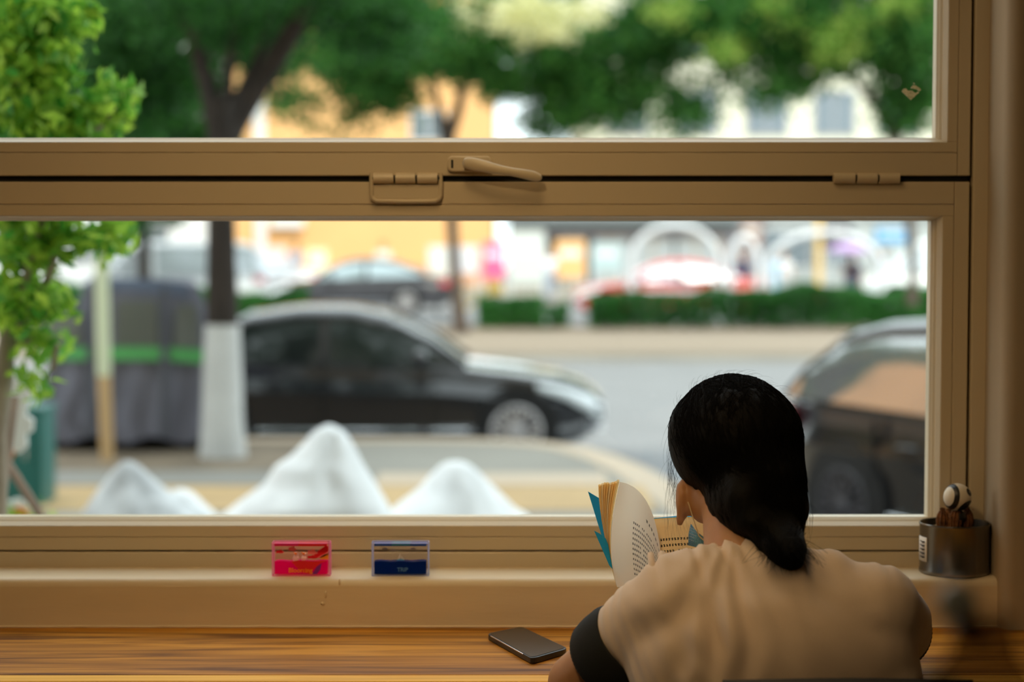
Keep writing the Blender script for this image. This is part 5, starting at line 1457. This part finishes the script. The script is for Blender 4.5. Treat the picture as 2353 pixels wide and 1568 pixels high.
# ---------------------------------------------------- near left: shrub tree, stakes, sign, teal cabinet
YN = 4.75
nl = leaf_mat('fresh_green_leaf', (0.06, 0.34, 0.04), (0.54, 0.77, 0.09), 0.5)
sh = empty('leafy_sapling', (P(-10, 900, YN).x, YN, ZW), label='bright leafy sapling just outside the window at the left edge', cat='tree')
oS = Vector(sh.location)
sbark = mat('pale_sapling_bark', (0.36, 0.30, 0.22), 0.8, var=0.3, scale=12)
def S(px, py, y=0.0): return P(px, py, YN + y) - oS
MB().tube([Vector((0, 0, 0)), S(-12, 1000), S(8, 850), S(15, 780), S(0, 700)], [0.030, 0.027, 0.026, 0.017, 0.013], 12).build('trunk', sbark, sh, smooth=True)
for pts in ([(10, 800), (20, 760), (60, 640), (90, 520), (60, 380), (45, 200), (40, 0), (30, -150)], [(15, 790), (80, 700), (110, 640), (135, 560), (160, 400), (230, 280)],
            [(5, 720), (-30, 600), (-20, 400), (-40, 100)], [(90, 520), (180, 350), (260, 250), (300, 200)], [(50, 300), (110, 150), (130, 30), (150, -60)], [(18, 800), (100, 770), (130, 800), (120, 850)], [(60, 620), (25, 520), (45, 470)]):
    MB().tube([S(x, y, 0.05 * math.sin(i * 2)) for i, (x, y) in enumerate(pts)], [0.010 * (1 - 0.75 * i / len(pts)) + 0.002 for i in range(len(pts))], 8).build('branch', sbark, sh, smooth=True)
nb = [(40, 60, 120, 110, 34), (120, 100, 80, 90, 18), (60, 190, 110, 70, 24), (90, 270, 130, 50, 26), (230, 250, 85, 42, 14), (270, 225, 50, 22, 5), (160, 300, 100, 30, 12), (100, 40, 90, 50, 16),
      (40, 560, 80, 50, 14), (130, 560, 80, 40, 9), (230, 540, 70, 35, 8), (40, 650, 60, 60, 10), (110, 700, 50, 60, 7), (30, 740, 40, 40, 5), (90, 790, 50, 40, 5), (270, 520, 45, 18, 3), (60, 480, 130, 60, 16), (90, 870, 40, 28, 2), (100, 400, 140, 60, 18)]
pos = []
for (px, py, rx, rz, k) in nb:
    c = P(px, py, YN); sx = YN / F
    for _ in range(k):
        u = RNG.normal(size=3); u /= np.linalg.norm(u); cc = np.array(c) + u * np.array([rx * sx, 0.16, rz * sx]) * RNG.uniform(0.2, 1)
        pos.append(cc + RNG.normal(size=(15, 3)) * np.array([0.022, 0.03, 0.018]))
pos = np.concatenate(pos) - np.array(oS)
idx = RNG.permutation(len(pos))
leaf_me = []
for tone in (0.1, 0.45, 0.75, 1.0):
    b = MB(); Lh = 0.024; Wh = 0.0105
    b.add([(-Lh, 0, 0), (-Lh * 0.35, Wh, 0.003), (Lh * 0.35, Wh * 0.85, 0.003), (Lh, 0, -0.004), (Lh * 0.35, -Wh * 0.85, 0.003), (-Lh * 0.35, -Wh, 0.003), (0, 0, 0)], [(0, 6, 1), (1, 6, 2), (2, 6, 3), (3, 6, 4), (4, 6, 5), (5, 6, 0)])
    me = b.mesh('leaf'); at = me.attributes.new('tone', 'FLOAT', 'POINT'); at.data.foreach_set('value', [tone] * 7); me.materials.append(nl); leaf_me.append(me)
for i in idx[:300]:
    o = bpy.data.objects.new('leaf', leaf_me[random.randrange(4)]); COL.objects.link(o); o.parent = sh
    o.location = pos[i]; o.rotation_euler = (random.uniform(-1, 1), random.uniform(-0.9, 0.9), random.uniform(0, 2 * PI)); s = random.uniform(0.8, 1.25); o.scale = (s, s, s)
leaves_mesh('foliage', pos[idx[300:]], 0.050, nl, 0.46, parent=sh)
# support stakes
stake = mat('brown_wooden_stake', (0.30, 0.21, 0.15), 0.8, var=0.3, scale=10)
def two(name, a, b_, r, m, label, cat, group=None, n=12):
    a = Vector(a); b_ = Vector(b_)
    o = MB().tube([Vector((0, 0, 0)), b_ - a], r, n).build(name, m, None, smooth=True); o.location = a
    return tag(o, label, cat, group)
a_ = P(35, 915, 5.2); bt = P(0, 1185, 5.0); dr = (bt - a_); k = (ZW - a_.z) / dr.z
two('support_stake', a_ + dr * k, a_, 0.011, stake, 'brown wooden stake standing nearly upright at the left edge', 'stake')
a_ = P(15, 1062, 5.3); bt = P(95, 1187, 5.2); dr = (bt - a_); k = (ZW - a_.z) / dr.z
two('support_stake', a_ + dr * k, a_, 0.012, stake, 'brown wooden stake slanting down to the right at the left edge', 'stake')
# white notice board
nbd = empty('notice_board', (P(20, 950, 6.2).x, 6.2, ZW), label='white notice board with cut corner behind the stakes at the left edge', cat='sign')
oN = Vector(nbd.location); wpl = mat('white_board', (0.93, 0.96, 0.94), 0.5)
MB().prism([P(x, y, 6.2) - oN for x, y in [(-120, 866), (40, 866), (76, 885), (58, 955), (76, 965), (74, 992), (60, 1000), (62, 1026), (45, 1042), (22, 1042), (20, 995), (-120, 995)]], (0, 0.02, 0)).build('board', wpl, nbd, bevel=0.003)
MB().prism([P(x, y, 6.19) - oN for x, y in [(-20, 905), (18, 905), (14, 960), (-20, 960)]], (0, 0.006, 0)).build('panel_print', mat('cream_print', (0.75, 0.66, 0.5), 0.7), nbd)
MB().tube([Vector((-0.06, 0.012, 0)), P(-25, 990, 6.21) - oN], 0.015, 10).build('post', wpl, nbd)
MB().prism([P(x, y, 6.195) - oN for x, y in [(20, 1038), (34, 1038), (28, 1056), (20, 1056)]], (0, 0.01, 0)).build('corner_tab', mat('orange_tab', (0.8, 0.25, 0.05), 0.6), nbd)
# flower pot heads low at the edge
fl = empty('flower_pot', (P(28, 1200, 7.0).x, 7.0, ZW), label='pot of white and orange flowers at the lower left corner of the window', cat='flowers')
oF = Vector(fl.location); zf_ = P(28, 1195, 7.0).z - ZW
MB().lathe([(0.0001, 0), (0.09, 0), (0.12, zf_ - 0.10), (0.13, zf_ - 0.08), (0.11, zf_ - 0.09), (0.0001, zf_ - 0.1)], 24).build('pot', mat('terracotta', (0.45, 0.2, 0.1), 0.8), fl, smooth=True)
for i, (px, py, mm) in enumerate(((22, 1165, 'w'), (42, 1160, 'w'), (60, 1170, 'w'), (40, 1178, 'o'), (52, 1182, 'o'), (12, 1178, 'y'), (28, 1180, 'y'), (2, 1172, 'y'))):
    c = P(px, py, 7.0 + 0.03 * (i % 3)) - oF
    cc = {'w': (0.85, 0.87, 0.85), 'o': (0.85, 0.3, 0.08), 'y': (0.55, 0.62, 0.05)}[mm]
    b = MB()
    for k in range(6):
        a = 2 * PI * k / 6
        b.ball(c + Vector((0.014 * math.cos(a), -0.004, 0.014 * math.sin(a))), (0.012, 0.006, 0.012), 8, 6)
    b.ball(c, 0.009, 8, 6)
    b.build('flower', mat('petal_' + mm, cc, 0.7), fl, smooth=True)
posf = RNG.normal(size=(260, 3)) * np.array([0.07, 0.07, 0.035]) + np.array([0, 0, zf_ - 0.03])
leaves_mesh('foliage', posf, 0.04, nl, 0.5, parent=fl)
# teal cabinet
yc = PZ(60, 1165, ZW).y
tc_ = empty('utility_cabinet', (P(20, 1165, yc).x, yc, ZW), label='dark teal metal cabinet standing on the pavement at the left edge', cat='cabinet')
teal = mat('teal_painted_steel', (0.012, 0.14, 0.125), 0.45, var=0.1, scale=3)
xr_ = P(99, 1100, yc).x - tc_.location.x; hh = P(99, 942, yc).z - ZW
MB().box((-0.6, 0, 0.0), (xr_, 0.38, hh)).build('housing', teal, tc_, bevel=0.012)
MB().box((-0.62, -0.012, hh - 0.02), (xr_ + 0.012, 0.39, hh + 0.012)).build('lid', teal, tc_, bevel=0.006)
MB().box((-0.5, -0.010, 0.07), (xr_ - 0.05, 0.0, hh - 0.07)).build('door', teal, tc_, bevel=0.004)
MB().tube([(xr_ - 0.11, -0.03, hh * 0.5), (xr_ - 0.11, -0.03, hh * 0.62)], 0.008, 8).build('handle', M['chrome'], tc_)

# ---------------------------------------------------- far side: buildings
def building(name, label, x0, x1, y0, y1, ztop, wallm, wins, winm, extra=None):
    b = empty(name, ((x0 + x1) / 2, y0, ZR), label=label, cat='building')
    cx = (x0 + x1) / 2
    MB().box((x0 - cx, 0, 0), (x1 - cx, y1 - y0, ztop - ZR)).build('wall', wallm, b)
    MB().box((x0 - cx - 0.2, -0.2, ztop - ZR), (x1 - cx + 0.2, y1 - y0, ztop - ZR + 0.4)).build('parapet', wallm, b)
    for (wx, wz, ww, wh_) in wins:
        f = MB().box((wx - ww / 2 - 0.08 - cx, -0.06, wz - wh_ / 2 - 0.08 - ZR), (wx + ww / 2 + 0.08 - cx, 0.0, wz + wh_ / 2 + 0.08 - ZR)).build('window', winm[0], b)
        MB().box((wx - ww / 2 - cx, -0.08, wz - wh_ / 2 - ZR), (wx - 0.03 - cx, -0.05, wz + wh_ / 2 - ZR)).build('pane', winm[1], f)
        MB().box((wx + 0.03 - cx, -0.08, wz - wh_ / 2 - ZR), (wx + ww / 2 - cx, -0.05, wz + wh_ / 2 - ZR)).build('pane', winm[1], f)
    return b, cx
Yb = 74.0
orw = mat('orange_render', (0.80, 0.45, 0.19), 0.85, var=0.06, scale=0.6)
crw = mat('cream_render', (0.78, 0.76, 0.62), 0.85, var=0.08, scale=0.5)
wf_ = mat('white_window_frame', (0.75, 0.76, 0.76), 0.5); wg = mat('far_window_glass', (0.20, 0.24, 0.27), 0.15, 0.2)
X = lambda px, Y=Yb: P(px, 530, Y).x
Z = lambda py, Y=Yb: P(1176, py, Y).z
wins = [(X(px), Z(py), 1.5, 1.5) for py in (430, 250, 60, -130) for px in (640, 760, 880, 1000)]
wins = [w__ for w__ in wins if not (w__[1] < 4 and False)]
ob, ocx = building('building', 'orange rendered building across the street behind the trees', X(540), X(1135), Yb, Yb + 10, 13, orw, [(X(px), Z(py), 1.4, 1.3) for py in (-60, 60) for px in (640, 780, 920, 1050)] + [(X(985), Z(290), 1.2, 1.0)], (wf_, wg))
MB().box((X(588) - ocx, -0.25, 0), (X(612) - ocx, 0.0, 9)).build('white_pilaster', wf_, ob)
MB().box((X(625) - ocx, -0.5, Z(522) - ZR), (X(700) - ocx, 0.0, Z(500) - ZR)).build('canopy', wf_, ob)
MB().box((X(640) - ocx, -0.3, 0), (X(1130) - ocx, 0.0, 0.9)).build('plinth', mat('rust_plinth', (0.6, 0.33, 0.2), 0.8), ob)
pb, pcx = building('building', 'pale cream apartment building with grey windows behind the right trees', X(1330, 78), X(2500, 78), 78, 90, 14, crw,
                   [(X(px, 78), Z(py, 78), 1.5, 1.6) for py in (80, 260, 440) for px in (1440, 1600, 1760, 1915, 2060, 2210)], (mat('grey_window_frame', (0.45, 0.44, 0.45), 0.6), wg))
gb, gcx = building('building', 'low grey shop building between the orange and the cream one', X(1170), X(1755), Yb, Yb + 3.6, Z(505), mat('grey_shopfront', (0.30, 0.285, 0.31), 0.8), [(X(px), Z(600), 1.7, 1.6) for px in (1235, 1310, 1400, 1500, 1600)], (mat('brown_shop_frame', (0.5, 0.35, 0.2), 0.6), mat('pale_shop_glass', (0.40, 0.43, 0.45), 0.2)))
MB().box((X(1152) - gcx, -0.8, Z(512) - ZR), (X(1700) - gcx, 0.0, Z(506) - ZR)).build('canopy', mat('dark_green_canopy', (0.08, 0.16, 0.15), 0.7), gb)
lb_, lcx = building('building', 'white building far left glimpsed through the sapling', X(-400), X(520), Yb + 2, Yb + 9, 9, mat('white_render', (0.72, 0.74, 0.76), 0.8), [(X(px), Z(py), 1.5, 1.5) for py in (400, 560) for px in (-100, 40, 180, 320)], (wf_, wg))
rb_, rcx = building('building', 'grey-white market hall with brown columns behind the arched railing', X(1782), X(2500), 76.6, 77.5, Z(500, 76), mat('pale_hall_wall', (0.42, 0.45, 0.45), 0.8), [(X(px, 76), Z(570, 76), 1.8, 1.4) for px in (1810, 1925)], (wf_, wg))

building('building', 'orange brick block far to the left along the street, seen only in reflections', -32, -20, 19, 33, 17, mat('brick_orange', (0.72, 0.33, 0.12), 0.8, var=0.2, scale=0.4), [(-30 + 4 * k, z, 1.6, 1.6) for k in range(3) for z in (2, 6, 10)], (wf_, wg))

def simple(name, mb, m, loc, label, cat, group=None, **k):
    o = mb.build(name, m, None, **k); o.location = loc
    return tag(o, label, cat, group)
# upright boards, banners and posts along the far pavement
def board(px0, px1, py0, py1, Y, m, label, name='banner_stand', cat='banner', col2=None):
    x0_, x1_ = P(px0, 600, Y).x, P(px1, 600, Y).x; z1 = P(px0, py0, Y).z; z0 = P(px0, py1, Y).z
    g = (ZR + 0.15) if 62 <= Y <= 75 else ZR
    o = empty(name, ((x0_ + x1_) / 2, Y, g), label=label, cat=cat)
    w_ = (x1_ - x0_) / 2
    MB().box((-w_, -0.03, z0 - g), (w_, 0.03, z1 - g)).build('panel', m, o, bevel=0.02)
    for s in (-1, 1):
        MB().tube([(s * w_ * 0.9, 0.05, 0), (s * w_ * 0.9, 0.05, z1 - g)], 0.03, 8).build('post', wf_, o)
    MB().box((-w_ * 0.7, -0.04, z0 - g + (z1 - z0) * 0.55), (w_ * 0.7, -0.03, z0 - g + (z1 - z0) * 0.75)).build('stripe', col2 or wf_, o)
    return o
bc_ = lambda n, c: mat(n, c, 0.6)
board(536, 590, 566, 640, 66, bc_('coral_red_banner', (0.85, 0.30, 0.27)), 'coral red banner just right of the lime-washed tree', col2=bc_('pale_pink', (0.9, 0.7, 0.72)))
board(606, 658, 568, 640, 66, bc_('pink_banner', (0.88, 0.62, 0.64)), 'pale pink banner second from the lime-washed tree')
board(706, 752, 574, 640, 66, bc_('cream_banner', (0.95, 0.85, 0.55)), 'cream yellow banner left of the driving black sedan')
board(984, 1030, 566, 640, 66.5, bc_('white_banner', (0.72, 0.72, 0.70)), 'white banner just left of the slender tree trunk')
board(1056, 1100, 566, 628, 66.5, bc_('white_banner', (0.70, 0.70, 0.76)), 'white banner just right of the slender tree trunk')
board(1110, 1160, 556, 640, 66.2, bc_('magenta_banner', (0.85, 0.12, 0.28)), 'magenta banner with pale stripe left of the big white board', col2=bc_('lilac', (0.85, 0.75, 0.9)))
board(1168, 1252, 530, 655, 60, bc_('white_board_far', (0.62, 0.65, 0.61)), 'big white board behind the hedge gap', 'white_board', 'board')
board(1275, 1345, 552, 640, 68, bc_('orange_board', (0.85, 0.48, 0.2)), 'orange board right of the big white one', 'shop_board', 'board')
board(1358, 1428, 560, 625, 68, bc_('pale_blue_board', (0.42, 0.54, 0.57)), 'pale blue board left of the red car', 'shop_board', 'board')
board(2010, 2092, 524, 560, 70, bc_('blue_shop_sign', (0.10, 0.35, 0.62)), 'blue and white sign at the upper right behind the leaning tree', 'shop_sign', 'sign', col2=bc_('white_stripe', (0.75, 0.78, 0.85)))
board(1890, 1955, 512, 568, 72, bc_('dark_panel', (0.06, 0.05, 0.07)), 'dark panel right of the yellow post', 'dark_board', 'board')
board(1706, 1748, 508, 570, 70, bc_('brown_panel', (0.30, 0.17, 0.12)), 'brown panel above the people at the railing', 'brown_board', 'board')
two('yellow_post', (P(1881, 600, 62).x, 62, ZR), (P(1881, 600, 62).x, 62, P(1881, 470, 62).z), 0.11, bc_('ochre_post', (0.75, 0.48, 0.12)), 'ochre post behind the hedge inside the arched railing', 'post')
two('lamp_post', (P(598, 600, 63).x, 63, ZR + 0.15), (P(598, 600, 63).x, 63, 8.5), 0.10, wf_, 'white lamp post beside the coral red banner', 'post')
yb2 = bc_('yellow_bike_paint', (0.85, 0.55, 0.05))
# yellow hire bike by the slender tree
bi = empty('yellow_bicycle', (P(1085, 680, 47).x, 47, ZR), label='yellow bicycle standing behind the slender tree foot', cat='bicycle')
for x in (-0.5, 0.5):
    MB().tube([(x + 0.33 * math.cos(a), 0, 0.33 + 0.33 * math.sin(a)) for a in [2 * PI * k / 20 for k in range(21)]], 0.025, 6).build('wheel', M['tyre'], bi)
MB().tube([(-0.5, 0, 0.33), (-0.15, 0, 0.35), (-0.25, 0, 0.85)], 0.03, 6).tube([(-0.15, 0, 0.35), (0.4, 0, 0.8), (-0.22, 0, 0.72)], 0.03, 6).tube([(0.5, 0, 0.33), (0.4, 0, 0.8), (0.36, 0, 1.0)], 0.03, 6).build('frame', yb2, bi)
MB().box((-0.38, -0.07, 0.85), (-0.14, 0.07, 0.91)).build('saddle', M['tyre'], bi, bevel=0.02)
MB().box((0.40, -0.18, 0.72), (0.72, 0.18, 0.95)).build('basket', yb2, bi, bevel=0.02)
MB().tube([(0.30, -0.28, 1.0), (0.36, 0, 1.02), (0.30, 0.28, 1.0)], 0.02, 6).build('handlebar', M['tyre'], bi)
# arched white railings on the far carriageway edge
rail_m = mat('white_railing', (0.75, 0.77, 0.80), 0.5)
for (pa, pb_, top, lab_) in ((1450, 1650, 520, 'white arched railing above the red car'), (1676, 1742, 548, 'small white arched railing right of the red car'), (1766, 2022, 536, 'wide white arched railing above the long hedge')):
    Yr = 48.0
    xa, xb = P(pa, 600, Yr).x, P(pb_, 600, Yr).x
    o = empty('arched_railing', ((xa + xb) / 2, Yr, ZR), label=lab_, cat='railing')
    w_ = (xb - xa) / 2; ht = P(pa, top, Yr).z - ZR
    def arch(s, n=24): return [(w_ * s * -math.cos(PI * k / n), 0, ht * (0.62 + (0.38 * s) * math.sin(PI * k / n)) if s == 1 else ht * (0.55 + 0.33 * math.sin(PI * k / n))) for k in range(n + 1)]
    MB().tube([(-w_, 0, 0)] + arch(1) + [(w_, 0, 0)], 0.09, 8).build('arch', rail_m, o, smooth=True)
    MB().tube([(-w_, 0, 0.75), (w_, 0, 0.75)], 0.035, 6).build('rail', rail_m, o)
    MB().tube([(-w_, 0, 0.15), (w_, 0, 0.15)], 0.035, 6).build('rail', rail_m, o)
    n = max(3, int(w_ * 2 / 0.35))
    for k in range(1, n):
        x = -w_ + 2 * w_ * k / n
        MB().tube([(x, 0, 0.15), (x, 0, 0.75)], 0.018, 5).build('baluster', rail_m, o)

# pedestrians
def pedestrian(px, Y, label, top, legs, h=1.66, face=PI, umbrella=None, hairc=(0.02, 0.015, 0.01)):
    g = (ZR + 0.15) if 62 <= Y <= 75 else ZR
    o = empty('person', (P(px, 600, Y).x, Y, g), face, label=label, cat='person')
    k = h / 1.7
    b = MB()
    b.ball((0, 0, 1.58 * k), (0.078, 0.095, 0.115), 12, 10); b.ball((0, 0.09, 1.56 * k), (0.015, 0.02, 0.02), 6, 5)
    capsule(b, (0, 0, 1.36 * k), (0, 0, 1.50 * k), 0.055, 0.05, 10)
    capsule(b, (-0.14, 0, 1.34 * k), (0.14, 0, 1.34 * k), 0.065, 0.065, 10)
    b.ball((0, 0, 1.18 * k), (0.16, 0.10, 0.22 * k), 14, 10); b.ball((0, 0, 0.93 * k), (0.155, 0.11, 0.15 * k), 14, 10)
    for s in (-1, 1):
        capsule(b, (s * 0.085, 0, 0.88 * k), (s * 0.09, s * 0.10, 0.47 * k), 0.078, 0.052, 10)
        capsule(b, (s * 0.09, s * 0.10, 0.47 * k), (s * 0.09, s * 0.16 - 0.05, 0.08 * k), 0.050, 0.034, 10)
        capsule(b, (s * 0.09, s * 0.16 - 0.06, 0.04), (s * 0.09, s * 0.16 + 0.12, 0.035), 0.035, 0.03, 8)
        el = (s * 0.23, -s * 0.03, 1.08 * k) if not (umbrella and s > 0) else (s * 0.22, 0.10, 1.12 * k)
        ha = (s * 0.23, 0.08 - s * 0.05, 0.86 * k) if not (umbrella and s > 0) else (s * 0.12, 0.24, 1.30 * k)
        capsule(b, (s * 0.18, 0, 1.33 * k), el, 0.045, 0.038, 10); capsule(b, el, ha, 0.036, 0.025, 10)
        b.ball(ha, (0.03, 0.03, 0.045), 8, 6)
    remeshed('body', b, skin, o, 0.024, 3)
    c = MB()
    capsule(c, (-0.14, 0, 1.33 * k), (0.14, 0, 1.33 * k), 0.08, 0.08, 10); c.ball((0, 0, 1.15 * k), (0.185, 0.13, 0.27 * k), 14, 10)
    for s in (-1, 1): capsule(c, (s * 0.18, 0, 1.33 * k), (s * 0.215, 0, 1.18 * k), 0.062, 0.06, 8)
    remeshed('shirt', c, top, o, 0.026, 3)
    c = MB(); c.ball((0, 0, 0.92 * k), (0.175, 0.13, 0.14), 14, 10)
    for s in (-1, 1):
        capsule(c, (s * 0.085, 0, 0.88 * k), (s * 0.09, s * 0.10, 0.47 * k), 0.092, 0.068, 10); capsule(c, (s * 0.09, s * 0.10, 0.47 * k), (s * 0.09, s * 0.16 - 0.05, 0.13 * k), 0.066, 0.052, 10)
    remeshed('trousers', c, legs, o, 0.026, 3)
    MB().ball((0, -0.02, 1.62 * k), (0.092, 0.10, 0.105), 14, 10).build('hair', mat('far_hair', hairc, 0.6), o, smooth=True)
    if umbrella:
        u = empty('umbrella', (o.location.x + (-0.12 if face else 0.12), Y - 0.24, g + 1.2 * k), label='open lilac umbrella held above the walker in the arched railing', cat='umbrella')
        zc = 0.72
        seg = 8; rows = []
        for j in range(7):
            t = j / 6; rr = 0.52 * math.sin(t * PI / 2 * 0.98)
            rows.append([(rr * (1 - 0.05 * t * (0.5 - 0.5 * math.cos(a * 8))) * math.cos(a), rr * math.sin(a), zc - 0.24 * t * t) for a in [2 * PI * q_ / 32 for q_ in range(32)]])
        MB().grid(rows, True).build('canopy', umbrella, u, smooth=True, solid=0.006)
        MB().tube([(0, 0, 0), (0, 0, zc + 0.06)], 0.010, 6).build('shaft', M['chrome'], u)
        for q_ in range(8):
            a = 2 * PI * q_ / 8
            MB().tube([(0, 0, zc - 0.01), (0.27 * math.cos(a), 0.27 * math.sin(a), zc - 0.08), (0.50 * math.cos(a), 0.50 * math.sin(a), zc - 0.25)], 0.006, 4).build('rib', M['chrome'], u)
    return o
cl = lambda n, c: mat(n, c, 0.85)
pedestrian(1958, 50, 'walker in dark clothes under the lilac umbrella behind the long hedge', cl('navy_top', (0.03, 0.03, 0.06)), cl('navy_trousers', (0.03, 0.035, 0.09)), umbrella=cl('lilac_umbrella', (0.55, 0.38, 0.66)))
pedestrian(1706, 52, 'walker in dark navy right behind the red car tail', cl('navy_top', (0.02, 0.04, 0.10)), cl('navy_trousers', (0.03, 0.06, 0.14)))
pedestrian(1775, 54, 'walker in light blue beside the small arched railing', cl('light_blue_top', (0.30, 0.50, 0.68)), cl('blue_jeans', (0.25, 0.50, 0.65)))
pedestrian(1800, 56, 'walker in white behind the wide arched railing', cl('white_top', (0.8, 0.78, 0.78)), cl('grey_trousers', (0.55, 0.58, 0.6)))
pedestrian(2030, 59.5, 'walker in blue left of the white van', cl('blue_top', (0.35, 0.45, 0.6)), cl('strong_blue_trousers', (0.10, 0.35, 0.6)))
pedestrian(680, 64, 'walker in slate blue between the banners', cl('slate_top', (0.35, 0.38, 0.48)), cl('slate_trousers', (0.40, 0.45, 0.55)))
pedestrian(880, 65, 'walker in white beyond the driving black sedan', cl('white_top', (0.82, 0.80, 0.76)), cl('tan_trousers', (0.6, 0.45, 0.3)))
pedestrian(1262, 61, 'walker in white right of the big white board', cl('white_top', (0.85, 0.85, 0.9)), cl('slate_trousers', (0.35, 0.4, 0.5)))
